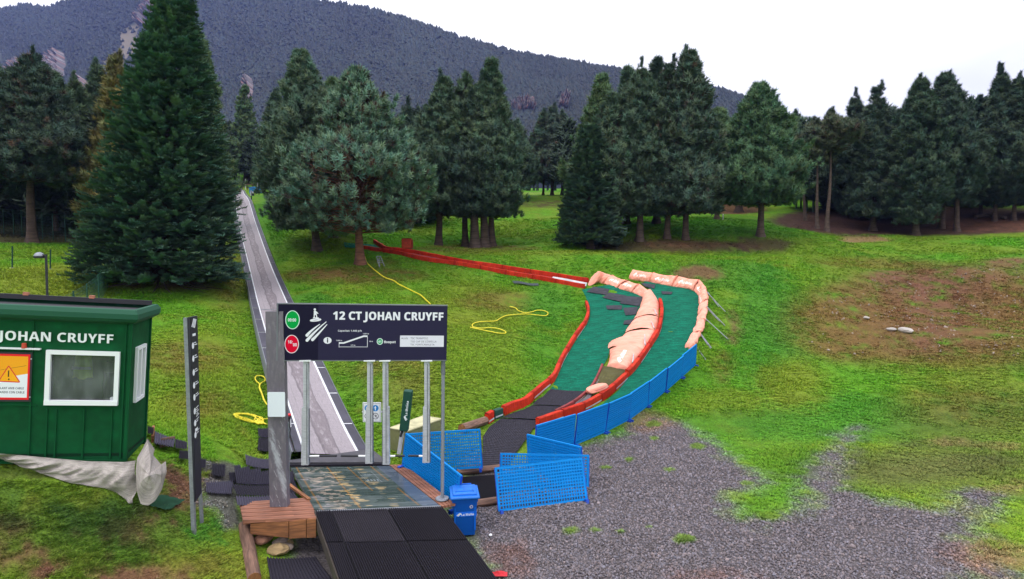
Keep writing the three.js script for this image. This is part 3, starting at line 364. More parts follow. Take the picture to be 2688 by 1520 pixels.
for (const o of [
  { name: 'fir_tree', px: 425, py: 740, z: 32.5, top: -42, half: 202, cb: 722, n: 15000, nb: 620, shape: 'fir', col: [0.026, 0.050, 0.040], trunk: 24, size: 1.0, lean: 58, label: 'huge dark conical fir with layered boughs left of the conveyor' },
  { px: 540, py: 640, z: 50, top: 92, half: 66, cb: 590, n: 3600, shape: 'cone', col: LIGHTG, label: 'olive green conifer half hidden behind the right side of the huge fir', size: 1.2 },
  { px: 322, py: 640, z: 46, top: 150, half: 92, cb: 610, n: 3600, shape: 'cone', col: OLIVEG, label: 'brownish olive conifer showing left of the huge fir', size: 1.2 },
  { px: 400, py: 630, z: 52, top: 100, half: 80, cb: 590, n: 2400, shape: 'cone', col: LIGHTG, label: 'green conifer directly behind the huge fir', size: 1.3 },
  { px: 84, py: 634, z: 44, top: 146, half: 118, cb: 480, n: 5200, shape: 'cone', col: DARKG, trunk: 24, lean: 16, label: 'tall dark pine with bare trunk at the left meadow edge', size: 1.1, dead: 0.3 },
  { px: 150, py: 640, z: 51, top: 192, half: 88, cb: 540, n: 2800, shape: 'ragged', col: [0.026, 0.044, 0.030], trunk: 12, label: 'dark pine just right of the tall left pine', size: 1.2 },
  { px: 212, py: 640, z: 54, top: 222, half: 70, cb: 520, n: 2400, shape: 'cone', col: [0.032, 0.050, 0.030], trunk: 10, label: 'green conifer between the left pines and the olive conifer', size: 1.25, dead: 0.3 },
  { px: 268, py: 640, z: 58, top: 172, half: 62, cb: 540, n: 2400, shape: 'cone', col: MIDG, trunk: 10, label: 'narrow dark conifer left of the brownish olive one', size: 1.3 },
  { px: -14, py: 640, z: 46, top: 166, half: 100, cb: 520, n: 3000, shape: 'ragged', col: DARKG, label: 'dark pine cut by the left edge of the photo', size: 1.2 },
  { px: 30, py: 620, z: 58, top: 245, half: 95, cb: 570, n: 2200, shape: 'ragged', col: DARKG, label: 'dark pine standing behind the tall left pine', size: 1.4 },
  { px: 648, py: 490, z: 118, top: 226, half: 46, cb: 455, n: 2200, shape: 'cone', col: LIGHTG, label: 'small green conifer above the top of the conveyor', size: 1.4 },
  { px: 728, py: 560, z: 66, top: 250, half: 50, cb: 500, n: 2600, shape: 'cone', col: MIDG, label: 'dark conifer right of the conveyor top', size: 1.3 },
  { px: 832, py: 666, z: 46, top: 136, half: 140, cb: 606, n: 6500, shape: 'round', col: [0.034, 0.054, 0.041], trunk: 21, lean: -36, bark: paleBark, label: 'tall round topped pine behind the blue green pine', size: 1.05 },
  { px: 878, py: 640, z: 51, top: 212, half: 92, cb: 590, n: 3200, shape: 'round', col: LIGHTG, label: 'lighter pine wedged between the round topped and blue green pines', size: 1.2 },
  { px: 945, py: 693, z: 41.4, top: 184, half: 176, cb: 612, n: 9000, nb: 420, shape: 'round', col: BLUEG, trunk: 23, bark: redBark, open: 0.42, label: 'broad blue green pine with reddish trunk on the central lawn', size: 1.0, dead: 0.5 },
  { px: 1066, py: 640, z: 62, top: 280, half: 56, cb: 590, n: 2000, shape: 'cone', col: DARKG, label: 'dark slim conifer between the blue green pine and the trunk cluster', size: 1.3 },
  { px: 1150, py: 644, z: 53, top: 206, half: 100, cb: 570, n: 4200, shape: 'round', col: MIDG, trunk: 19, label: 'pine with a single leaning trunk left of the trunk cluster', size: 1.15, lean: 20 },
  { px: 1222, py: 648, z: 53.4, top: 196, half: 92, cb: 570, n: 3200, shape: 'ragged', col: [0.034, 0.052, 0.034], trunk: 17, label: 'left pine of the central trunk cluster', size: 1.15 },
  { px: 1247, py: 648, z: 52.4, top: 250, half: 96, cb: 570, n: 3000, shape: 'ragged', col: DARKG, trunk: 26, bark: paleBark, label: 'thick pale trunked pine in the middle of the trunk cluster', size: 1.15 },
  { px: 1270, py: 648, z: 52.8, top: 220, half: 90, cb: 566, n: 2600, shape: 'ragged', col: MIDG, trunk: 24, bark: paleBark, label: 'second thick trunked pine in the middle of the trunk cluster', size: 1.15 },
  { px: 1290, py: 648, z: 53.2, top: 158, half: 92, cb: 572, n: 4200, shape: 'cone', col: [0.030, 0.050, 0.037], trunk: 18, label: 'tallest pine of the trunk cluster, on its right side', size: 1.15 },
  { px: 1105, py: 640, z: 64, top: 300, half: 62, cb: 580, n: 1800, shape: 'round', col: DARKG, label: 'dark pine in the gap left of the trunk cluster', size: 1.35 },
  { px: 1352, py: 540, z: 86, top: 318, half: 55, cb: 490, n: 1800, shape: 'round', col: MIDG, label: 'pine at the left side of the far clearing', size: 1.6 },
  { px: 1426, py: 512, z: 96, top: 300, half: 46, cb: 474, n: 1800, shape: 'round', col: MIDG, trunk: 6, label: 'left one of the thin pines in the far clearing', size: 1.7, dead: 0.4 },
  { px: 1450, py: 513, z: 95, top: 286, half: 46, cb: 474, n: 1800, shape: 'cone', col: [0.032, 0.046, 0.040], trunk: 9, label: 'middle one of the thin pines in the far clearing', size: 1.7, dead: 0.4 },
  { px: 1476, py: 512, z: 97, top: 306, half: 44, cb: 470, n: 1600, shape: 'round', col: MIDG, trunk: 8, label: 'right one of the thin pines in the far clearing', size: 1.7, dead: 0.4 },
  { name: 'fir_tree', px: 1548, py: 636, z: 50, top: 330, half: 84, cb: 622, n: 4200, nb: 260, shape: 'fir', col: [0.026, 0.044, 0.038], label: 'low dark spruce at the left end of the pine group on the mound', size: 1.2 },
  { px: 1603, py: 632, z: 52, top: 250, half: 84, cb: 570, n: 2800, shape: 'round', col: MIDG, trunk: 7, label: 'thin trunked pine beside the low dark spruce', size: 1.2, dead: 0.3 },
  { px: 1575, py: 620, z: 57, top: 200, half: 84, cb: 560, n: 3000, shape: 'round', col: LIGHTG, label: 'lighter rounded pine above the low dark spruce', size: 1.25 },
  { px: 1678, py: 624, z: 52, top: 182, half: 104, cb: 568, n: 4400, shape: 'ragged', col: [0.028, 0.044, 0.034], trunk: 19, bark: paleBark, label: 'forked pine on the mound, left of the three trunks', size: 1.15 },
  { px: 1752, py: 622, z: 51.8, top: 172, half: 92, cb: 566, n: 3800, shape: 'cone', col: DARKG, trunk: 16, label: 'pine with the middle one of the three trunks on the mound', size: 1.15, dead: 0.3 },
  { px: 1801, py: 622, z: 51.6, top: 138, half: 118, cb: 562, n: 5200, shape: 'cone', col: [0.028, 0.044, 0.036], trunk: 17, label: 'tallest pine on the mound, with the right one of the three trunks', size: 1.15, dead: 0.3 },
  { px: 1645, py: 615, z: 60, top: 180, half: 74, cb: 540, n: 2200, shape: 'cone', col: MIDG, label: 'pine tip rising behind the forked pine', size: 1.35 },
  { px: 1722, py: 615, z: 59, top: 156, half: 60, cb: 540, n: 2000, shape: 'cone', col: DARKG, label: 'spiky pine top between the forked and the tallest pine', size: 1.3 },
  { px: 1880, py: 585, z: 62, top: 290, half: 70, cb: 500, n: 2200, shape: 'ragged', col: LIGHTG, trunk: 12, bark: paleBark, label: 'pale trunked pine between the pine group and the lone pine', size: 1.3 },
  { px: 1940, py: 570, z: 72, top: 320, half: 66, cb: 500, n: 1800, shape: 'round', col: MIDG, label: 'pine in the shade behind the lone pine', size: 1.5 },
  { px: 1997, py: 619, z: 52, top: 222, half: 124, cb: 540, n: 5400, shape: 'cone', col: [0.030, 0.056, 0.034], trunk: 18, bark: paleBark, lean: -10, label: 'lone green pine on its own small mound', size: 1.1 },
  { px: 2114, py: 572, z: 64, top: 316, half: 62, cb: 400, n: 1300, shape: 'ragged', col: MIDG, trunk: 8, bark: paleBark, lean: -22, label: 'leaning pale trunk with thin crown right of the lone pine', size: 1.3 },
  { px: 2146, py: 580, z: 60, top: 326, half: 56, cb: 430, n: 1200, shape: 'ragged', col: [0.036, 0.046, 0.034], trunk: 10, bark: paleBark, label: 'sparse pine, left one of the two bare trunks', size: 1.2, dead: 0.4, lean: -10 },
  { px: 2172, py: 582, z: 59, top: 306, half: 58, cb: 400, n: 1200, shape: 'ragged', col: [0.036, 0.046, 0.034], trunk: 11, bark: paleBark, label: 'sparse pine, right one of the two bare trunks', size: 1.2, dead: 0.5, lean: 8 },
  { px: 2238, py: 590, z: 66, top: 262, half: 66, cb: 566, n: 2200, shape: 'ragged', col: DARKG, label: 'ragged dark pine left of the pointed one at the right wood', size: 1.3 },
  { px: 2292, py: 600, z: 60, top: 226, half: 72, cb: 572, n: 3200, shape: 'cone', col: [0.023, 0.036, 0.030], trunk: 14, label: 'pointed dark pine at the left end of the right wood', size: 1.2 },
  { px: 2346, py: 600, z: 64, top: 296, half: 66, cb: 572, n: 2200, shape: 'ragged', col: DARKG, trunk: 10, label: 'lower dark pine between the pointed and the broad dark pine', size: 1.3 },
  { px: 2404, py: 611, z: 57, top: 210, half: 78, cb: 590, n: 3600, shape: 'ragged', col: [0.020, 0.034, 0.026], trunk: 16, label: 'dense dark pine reaching nearly to the ground at the right wood', size: 1.15 },
  { px: 2470, py: 604, z: 60, top: 190, half: 96, cb: 545, n: 3600, shape: 'round', col: DARKG, trunk: 14, label: 'broad tall pine in the middle of the right wood', size: 1.2 },
  { px: 2512, py: 600, z: 58, top: 262, half: 70, cb: 520, n: 2200, shape: 'ragged', col: DARKG, trunk: 13, lean: -24, label: 'leaning pale trunk in front of the right wood', size: 1.2 },
  { px: 2572, py: 590, z: 64, top: 262, half: 66, cb: 540, n: 2000, shape: 'ragged', col: DARKG, trunk: 9, label: 'dark pine in the dip of the right wood outline', size: 1.3 },
  { px: 2612, py: 582, z: 61, top: 200, half: 70, cb: 530, n: 2800, shape: 'cone', col: DARKG, trunk: 10, label: 'pointed pine near the right edge of the photo', size: 1.25 },
  { px: 2662, py: 582, z: 60, top: 208, half: 84, cb: 540, n: 3000, shape: 'ragged', col: [0.020, 0.032, 0.026], trunk: 10, label: 'tall dark pine second from the right edge', size: 1.25 },
  { px: 2715, py: 582, z: 60, top: 220, half: 84, cb: 540, n: 2400, shape: 'ragged', col: DARKG, trunk: 10, label: 'dark pine cut by the right edge of the photo', size: 1.3 },
]) tree(o);

{ // the wood behind, a mass of conifers
  seed = 77;
  const far = []; const tuft = pineTuft(9, 0.95, 0.14);
  for (let v = 0; v < 3; v++) {
    const list = [new THREE.CylinderGeometry(0.06, 0.2, 9, 6).translate(0, 4.5, 0)];
    for (let i = 0; i < (v === 2 ? 260 : 190); i++) { const t = Math.pow(rnd(), 1.1), a = rnd() * 6.28, r = 2.3 * envelope(t, v ? 'cone' : 'round') * Math.pow(rnd(), 0.4), y = lerp(v === 2 ? 0.7 : 2.6, 10.6, t); const s = rr(0.8, 1.3); list.push(tuft.clone().applyMatrix4(m5.compose(V(r * Math.cos(a), y, r * Math.sin(a)), q4.setFromUnitVectors(UP, V(Math.cos(a) * 0.6, rr(0.2, 1.1), Math.sin(a) * 0.6).normalize()), V(s, s, s)))); }
    list.forEach((g) => g.deleteAttribute('uv')); far.push(mergeGeometries(list.map((g) => g.toNonIndexed())));
  }
  const mats = [[], [], []], cols = [[], [], []], c = new THREE.Color();
  for (let k = 0; k < 2900; k++) {
    const z = 62 + 170 * Math.pow(rnd(), 1.25), px = rr(-700, 3400); let near = 74;
    if (px < 600) near = 53; else if (px > 2060) near = 68; else if (px > 1480) near = 80;
    if (z < near) continue;
    if (px > 1325 && px < 1490 && z < 165) continue;
    if (px > 470 && px < 770 && z < 112) continue;
    const p = P(px, 600, z), s = rr(0.75, 1.2) * (px > 2050 ? (px > 2200 ? 0.92 : 0.7) : px > 1480 ? 0.88 : 1);
    const kind = (px < 420 && z < 75) || (px > 2190 && z < 100) ? 2 : rnd() < 0.5 ? 0 : 1; mats[kind].push(m5.compose(on(p.x, -z, -0.2), q4.setFromAxisAngle(UP, rr(0, 6.28)), V(s * 1.1, s, s * 1.1)).clone());
    const b = rr(0.7, 1.35); cols[kind].push(c.setRGB(0.050 * b, 0.076 * b, 0.052 * b).clone());
  }
  for (let k = 0; k < 46; k++) { const p = P(rr(-260, 340), 600, rr(50, 62)), s = rr(0.7, 1.05); mats[2].push(m5.compose(on(p.x, p.z, -0.2), q4.setFromAxisAngle(UP, rr(0, 6.28)), V(s * 1.15, s, s * 1.15)).clone()); const b = rr(0.7, 1.3); cols[2].push(c.setRGB(0.044 * b, 0.064 * b, 0.044 * b).clone()); }
  const wood = new THREE.Group(); wood.name = 'background_wood'; wood.userData = { kind: 'stuff', label: 'dense dark conifer wood behind the single trees', category: 'forest' }; scene.add(wood);
  for (let v = 0; v < 3; v++) { const im = new THREE.InstancedMesh(far[v], leafMat, mats[v].length); mats[v].forEach((m, i) => { im.setMatrixAt(i, m); im.setColorAt(i, cols[v][i]); }); im.name = ['rounded_conifers', 'pointed_conifers', 'low_branched_conifers'][v]; im.userData.kind = 'stuff'; shade(im); wood.add(im); }
}

// ---------------------------------------------------------------- built things
function D(px, py, h) { const d = ray(px, py), s = (h - EYE) / d.y; return V(d.x * s, h, d.z * s); }     // on the level plane at height h
function hit(px, py, o, n) { const d = ray(px, py), s = (n.dot(o) - n.y * EYE) / n.dot(d); return V(d.x * s, EYE + d.y * s, d.z * s); }
function slab(a, b, c, d, th, su = 1, sv = 1) {                    // four top corners in order, extruded down, uv over a-b and a-d in metres
  const L = a.distanceTo(b) * su, W = a.distanceTo(d) * sv, pos = [], uv = [], quad = (p, q, r, s, u, v) => { for (const [k, x, y] of [[p, 0, 0], [q, u, 0], [r, u, v], [p, 0, 0], [r, u, v], [s, 0, v]]) { pos.push(k.x, k.y, k.z); uv.push(x, y); } };
  const dn = (p) => V(p.x, p.y - th, p.z), [e, f, g, h] = [a, b, c, d].map(dn);
  quad(a, b, c, d, L, W); quad(e, f, b, a, L, th); quad(f, g, c, b, W, th); quad(g, h, d, c, L, th); quad(h, e, a, d, W, th); quad(h, g, f, e, L, W);
  const geo = new THREE.BufferGeometry(); geo.setAttribute('position', new THREE.Float32BufferAttribute(pos, 3)); geo.setAttribute('uv', new THREE.Float32BufferAttribute(uv, 2)); geo.computeVertexNormals(); return geo;
}
const zones = [];                                                  // footprints where no grass grows
const zone = (pts) => zones.push({ poly: pts, b: new THREE.Box3().setFromPoints(pts) });
function logo(c, x, y, w, h, color) {                              // three strokes and the name
  c.fillStyle = color; c.strokeStyle = color; c.lineCap = 'round';
  for (let i = 0; i < 3; i++) { c.lineWidth = h * 0.13; c.beginPath(); c.moveTo(x + w * (0.02 + i * 0.035), y + h * (0.72 + i * 0.1)); c.quadraticCurveTo(x + w * (0.10 + i * 0.02), y + h * (0.4 + 0.1 * i), x + w * (0.20 + i * 0.02), y + h * (0.22 + i * 0.12)); c.stroke(); }
  c.font = `bold ${Math.round(h * 0.72)}px sans-serif`; c.textBaseline = 'middle'; c.fillText('La Molina', x + w * 0.24, y + h * 0.62, w * 0.76);
}

// conveyor belt up the slope
{
  const axis = curve(AXIS), g = thing('conveyor_carpet', 'long grey conveyor carpet with dark side panels climbing the slope', 'conveyor'), N = 80;
  const frame = (t) => { const p = axis.getPointAt(clamp(t)), d = axis.getTangentAt(clamp(t)), r = V(-d.z, 0, d.x).normalize(); r.y = (p.y - EYE) * r.z / p.z * (p.z > -30 ? 1 : 0.6); r.normalize(); return { p, d, r, n: r.clone().cross(d).normalize() }; };
  const L = axis.getLength(), off = (t, x, y) => { const f = frame(t); return f.p.addScaledVector(f.r, x).addScaledVector(f.n, y); };
  const beltTex = canvasTex(512, 2048, (c, w, h) => {
    c.fillStyle = '#91888c'; c.fillRect(0, 0, w, h); seed = 5;
    for (let y = 0; y < h; y += 3) { const v = fbm(3, y * 0.012, 4, 0), v2 = fbm(9, y * 0.006, 3, 0); let x = w * (0.36 + 0.10 * (v - 0.5)); const e = w * (0.70 + 0.10 * (v2 - 0.5)); c.fillStyle = 'rgba(100,90,94,0.65)'; c.fillRect(x, y, e - x, 3); c.fillStyle = 'rgba(70,62,66,0.32)'; c.fillRect(x - w * 0.03 * v2, y, w * 0.055 * (0.4 + v), 3); c.fillRect(e - w * 0.02, y, w * 0.035 * (0.4 + v2), 3); c.fillRect(w * 0.17, y, w * 0.02 * v, 3); }
    for (let i = 0; i < 9000; i++) { const a = rnd(); c.fillStyle = a < 0.5 ? `rgba(180,172,176,${0.06 + 0.18 * rnd()})` : `rgba(70,64,68,${0.06 + 0.16 * rnd()})`; c.fillRect(rnd() * w, rnd() * h, 1 + rnd() * 5, 2 + rnd() * 26); }
    for (let i = 0; i < 160; i++) { c.fillStyle = `rgba(176,168,172,${0.12 + 0.22 * rnd()})`; c.beginPath(); c.ellipse(w * rr(0.40, 0.66), rnd() * h, rr(5, 26), rr(6, 26), 0, 0, 7); c.fill(); }
    for (let i = 0; i < h; i += 16) { c.fillStyle = 'rgba(60,55,60,0.10)'; c.fillRect(0, i, w, 3); }
  });
  const belt = sheet(6, 200, (u, v) => { const p = off(v, lerp(-0.67, 0.67, u), -0.02 * Math.sin(u * Math.PI)); p.u = u; p.v = v * L / 16; return p; });
  part('belt', belt, std(1, 1, 1, 0.62, { map: beltTex }), g);
  const dark = [0, 1, 2].map((i) => std(0.072 + i * 0.006, 0.066 + i * 0.005, 0.098 + i * 0.006, 0.55, { map: blotchTex }));
  for (const s of [-1, 1]) {
    part('rail', sheet(4, 120, (u, v) => off(v, s * (0.67 + [0, 0, 0.05, 0.05, 0.05][Math.round(u * 4)]), [-0.05, 0.05, 0.05, -0.02, -0.05][Math.round(u * 4)])), M.whiteClean, g);
    part('edge_trim', sheet(3, 120, (u, v) => off(v, s * (1.0 + [0, 0.03, 0.03, 0.03][Math.round(u * 3)]), [0.035, 0.035, -0.1, -0.42][Math.round(u * 3)])), M.galv, g);
    const n = Math.round(L / 2.3);
    for (let i = 0; i < n; i++) {
      const a = i / n + 0.018 / L * 2.3, b = (i + 1) / n - 0.03 / L, x0 = s * 0.725, x1 = s * 1.0;
      part('side_panel', sheet(5, 3, (u, v) => off(lerp(a, b, v), [x0, x0, x0 + s * 0.008, x1 - s * 0.008, x1, x1][Math.round(u * 5)], [-0.06, 0.022, 0.03, 0.03, 0.022, -0.06][Math.round(u * 5)])), dark[i % 3], g);
      part('panel_joint', sheet(1, 1, (u, v) => off(lerp((i + 1) / n - 0.03 / L, (i + 1) / n + 0.04 / L, v), lerp(x0, x1, u), 0.018)), M.whiteClean, g);
    }
  }
  for (const t of [0.168, 0.455, 0.86]) part('belt_joint', sheet(1, 1, (u, v) => off(t + (v - 0.5) * 0.09 / L, lerp(-0.66, 0.66, u), 0.012)), M.galv, g);
  part('drive_cover', slab(off(0.965, -0.6, 0.25), off(0.965, 0.6, 0.25), off(0.985, 0.6, 0.3), off(0.985, -0.6, 0.3), 0.2), M.galv, g);
  part('foot_plate', slab(D(742, 1214, 0.72), D(1019, 1213, 0.72), V(AXIS[0].x + 0.96, AXIS[0].y - 0.02, AXIS[0].z - 0.45), V(AXIS[0].x - 0.96, AXIS[0].y - 0.02, AXIS[0].z + 0.48), 0.06), std(0.115, 0.108, 0.122, 0.5, { map: steelTex }), g);
  zone([off(0, -1.1, 0), off(0, 1.1, 0), off(1, 1.1, 0), off(1, -1.1, 0)]);
  rebase(g, AXIS[0].clone().setY(AXIS[0].y - 0.4));
  // top station
  const top = off(1, 0, 0);
  const rf = thing('wooden_railing', 'small brown wooden railing behind the conveyor top', 'railing');
  for (const [px, py] of [[636, 500], [650, 499], [664, 497]]) part('post', beam(P(px, py, 102), P(px, py - 16, 102), 0.12, 0.12, V(0, 0, 1)), M.log, rf);
  for (const k of [0, 7]) part('rail', beam(P(630, 485 + k, 101.9), P(666, 484 + k, 101.9), 0.1, 0.14), M.log, rf);
  rebase(rf);
  const pole = thing('white_pole', 'tall thin white pole at the top of the conveyor', 'pole'); part('shaft', rod(P(675, 506, 100), P(677, 450, 100), 0.07, 0.05), M.white, pole); part('cap', new THREE.SphereGeometry(0.08, 8, 6).translate(...P(677, 450, 100).toArray()), M.white, pole); rebase(pole);
  const lp = thing('signal_post', 'short post with a white fitting above the wooden railing', 'post'); part('shaft', rod(P(644, 498, 101), P(644, 470, 101), 0.06, 0.05), M.white, lp); part('fitting', boxAt(0.25, 0.18, 0.18, 0.18, 0, 0).translate(...P(645, 473, 101).toArray()), M.dark, lp); rebase(lp);
  const gp = thing('snow_lance', 'dark green post with two pale fittings right of the conveyor top', 'post'); part('shaft', rod(on(P(660, 540, 74).x, -74), P(661, 503, 74), 0.07), M.greenDark, gp); part('fitting', rod(P(659, 514, 74), P(659, 500, 74), 0.10), M.alu, gp); part('fitting', rod(P(665, 514, 74), P(665, 503, 74), 0.13), M.dark, gp); part('disc', new THREE.SphereGeometry(0.13, 10, 8).translate(...P(664, 506, 73.9).toArray()), M.alu, gp); rebase(gp);
}

// deck, planks, box, ramp
const hD = 0.7;
{
  const deckTex = canvasTex(1024, 1024, (c, w, h) => {
    c.fillStyle = '#3f4c49'; c.fillRect(0, 0, w, h); seed = 21;
    const g = (x, y) => fbm(x * 0.004, y * 0.012, 4);
    for (let i = 0; i < 2600; i++) { const y = rnd() * h, x = rnd() * w, k = rnd(); c.fillStyle = k < 0.4 ? `rgba(34,44,42,${0.10 + 0.25 * rnd()})` : `rgba(118,128,128,${0.06 + 0.2 * rnd()})`; c.fillRect(x, y, 40 + rnd() * 220, 1 + rnd() * 4); }
    c.strokeStyle = '#9a5a20'; c.lineCap = 'butt';
    for (const [a, b] of [[0.05, 0.06], [0.36, 0.36], [0.56, 0.60], [0.80, 0.84]]) for (let y = 0; y < h; y += 4) { if (g(y, a * 900) < 0.40 && a !== 0.36) continue; c.fillStyle = `rgba(164,104,44,${0.35 + 0.4 * rnd()})`; const x = lerp(a, b, y / h) * w; c.fillRect(x - 9 + 4 * rnd(), y, 18, 4); }
    const mud = (cx, n, sx, col) => { for (let i = 0; i < n; i++) { const y = Math.pow(rnd(), 0.9) * h, x = cx * w + (rnd() + rnd() - 1) * sx * w * (0.5 + 0.8 * g(y, cx * 700)); c.fillStyle = col(0.35 + 0.5 * rnd()); c.beginPath(); c.ellipse(x, y, 12 + rnd() * 46, 4 + rnd() * 10, 0.05 * (rnd() - 0.5), 0, 7); c.fill(); } };
    mud(0.22, 120, 0.15, (a) => `rgba(176,156,140,${a})`); mud(0.40, 44, 0.08, (a) => `rgba(206,172,118,${a})`); mud(0.66, 26, 0.06, (a) => `rgba(190,160,112,${a})`); mud(0.10, 40, 0.08, (a) => `rgba(150,140,140,${a})`);
    c.fillStyle = 'rgba(58,50,34,0.8)'; for (let i = 0; i < 110; i++) c.fillRect(w * (0.22 + 0.09 * (rnd() + rnd() - 1)), h * (0.78 + 0.16 * rnd()), 6 + 20 * rnd(), 3 + 4 * rnd());
    for (let i = 0; i < 70; i++) { c.fillStyle = `rgba(205,205,205,${0.2 + 0.35 * rnd()})`; c.fillRect(rnd() * w * 0.8, rnd() * h, 60 + rnd() * 190, 2 + rnd() * 4); }  // sky reflections on the wet sheet, painted as long pale streaks
    c.strokeStyle = 'rgba(150,155,158,0.8)'; c.lineWidth = 5; c.strokeRect(w * 0.62, h * 0.18, w * 0.13, h * 0.27); c.font = 'bold 44px sans-serif'; c.fillStyle = 'rgba(170,180,190,0.7)'; for (let i = 0; i < 4; i++) c.fillRect(w * (0.63 + 0.03 * i), h * 0.38, w * 0.018, h * 0.035); for (let i = 0; i < 5; i++) c.fillRect(w * 0.63, h * (0.21 + 0.026 * i), w * (0.05 + 0.06 * rnd()), 5);
    c.fillStyle = 'rgba(96,106,132,0.55)'; c.fillRect(w * 0.86, 0, w * 0.14, h);
  });
  const rough = dataTex(512, (u, v) => grey(0.08 + 0.34 * smooth(0.38, 0.66, fbm(u * 4, v * 14, 4))), false);
  const a = D(762, 1224, hD), b = D(1019, 1220, hD), c = D(1156, 1329, hD), d = D(828, 1342, hD), g = thing('boarding_deck', 'wet grey green metal boarding deck with muddy patches and orange lines', 'deck');
  const top = sheet(8, 8, (u, v) => a.clone().lerp(b, u).lerp(d.clone().lerp(c, u), v).add(V(0, 0.004, 0)));
  for (let i = 0; i < top.attributes.uv.count; i++) top.attributes.uv.setY(i, 1 - top.attributes.uv.getY(i));
  part('metal_sheet', top, std(1, 1, 1, 1, { map: deckTex, roughnessMap: rough, metalness: 0.15 }), g);
  part('sheet_edge', slab(a, b, c, d, 0.08), std(0.16, 0.16, 0.16, 0.6), g);
  part('threshold', beam(D(752, 1222.5, hD + 0.03), D(1022, 1219, hD + 0.03), 0.07, 0.05), M.rubber, g);
  part('edge_strip', beam(D(830, 1344, hD), D(1157, 1331, hD), 0.05, 0.05), M.galv, g);
  // right boards run along the fence
  for (let i = 0; i < 4; i++) { const k0 = i / 4 + 0.02, k1 = (i + 1) / 4 - 0.03, q = (k, far) => D(lerp(far ? 1021 : 1159, far ? 1062 : 1196, k), lerp(far ? 1220 : 1329, far ? 1219 : 1322, k), hD - 0.02); part('plank', slab(q(k0, 1), q(k1, 1), q(k1, 0), q(k0, 0), 0.05), M.wood, g); }
  part('side_strip', beam(D(758, 1272, hD + 0.01), D(812, 1312, hD + 0.01), 0.07, 0.05), M.woodRaw, g);
  // front left step of boards
  for (let i = 0; i < 5; i++) { const y = (s, e) => lerp(s, e, i / 5), n = (s, e) => lerp(s, e, (i + 0.86) / 5); part('plank', slab(D(628 + i * 2, y(1318, 1367), hD), D(812 + i * 4, y(1306, 1360), hD), D(816 + i * 4, n(1306, 1360), hD), D(630 + i * 2, n(1318, 1367), hD), 0.06), M.wood, g); }
  part('joist', beam(D(640, 1368, hD - 0.11), D(664, 1367, hD - 0.11), 0.1, 0.1), M.wood, g);
  const F = D(640, 1362, hD).z + 0.0, at = (px, py) => hit(px, py, V(0, 0, F), V(0, 0, 1));
  [[657, 757, 1374, 1368, 1402, 1412], [759, 803, 1369, 1364, 1414, 1412], [805, 829, 1364, 1362, 1412, 1411]].forEach(([x0, x1, y0, y1, y2, y3]) => { const p = [at(x0, y0), at(x1, y1), at(x1, y3), at(x0, y2)]; part('fascia_board', slabV(p, 0.04), M.woodRaw, g); });
  zone([D(560, 1215, hD), D(1075, 1213, hD), D(1200, 1335, hD), D(1170, 1345, hD), D(1160, 1370, hD), D(620, 1380, hD)]);
  rebase(g);
}
function slabV(p, th) { const n = p[1].clone().sub(p[0]).cross(p[3].clone().sub(p[0])).normalize().multiplyScalar(th), pos = [], uv = [], W = p[0].distanceTo(p[1]), H = p[0].distanceTo(p[3]); const q = p.map((v) => v.clone().add(n)); const quad = (a, b, c, d, u, v) => { for (const [k, x, y] of [[a, 0, 0], [b, u, 0], [c, u, v], [a, 0, 0], [c, u, v], [d, 0, v]]) { pos.push(k.x, k.y, k.z); uv.push(x, y); } }; quad(p[0], p[1], p[2], p[3], W, H); quad(q[3], q[2], q[1], q[0], W, H); for (let i = 0; i < 4; i++) { const j = (i + 1) % 4; quad(p[i], q[i], q[j], p[j], W, th); } const g = new THREE.BufferGeometry(); g.setAttribute('position', new THREE.Float32BufferAttribute(pos, 3)); g.setAttribute('uv', new THREE.Float32BufferAttribute(uv, 2)); g.computeVertexNormals(); return g; }
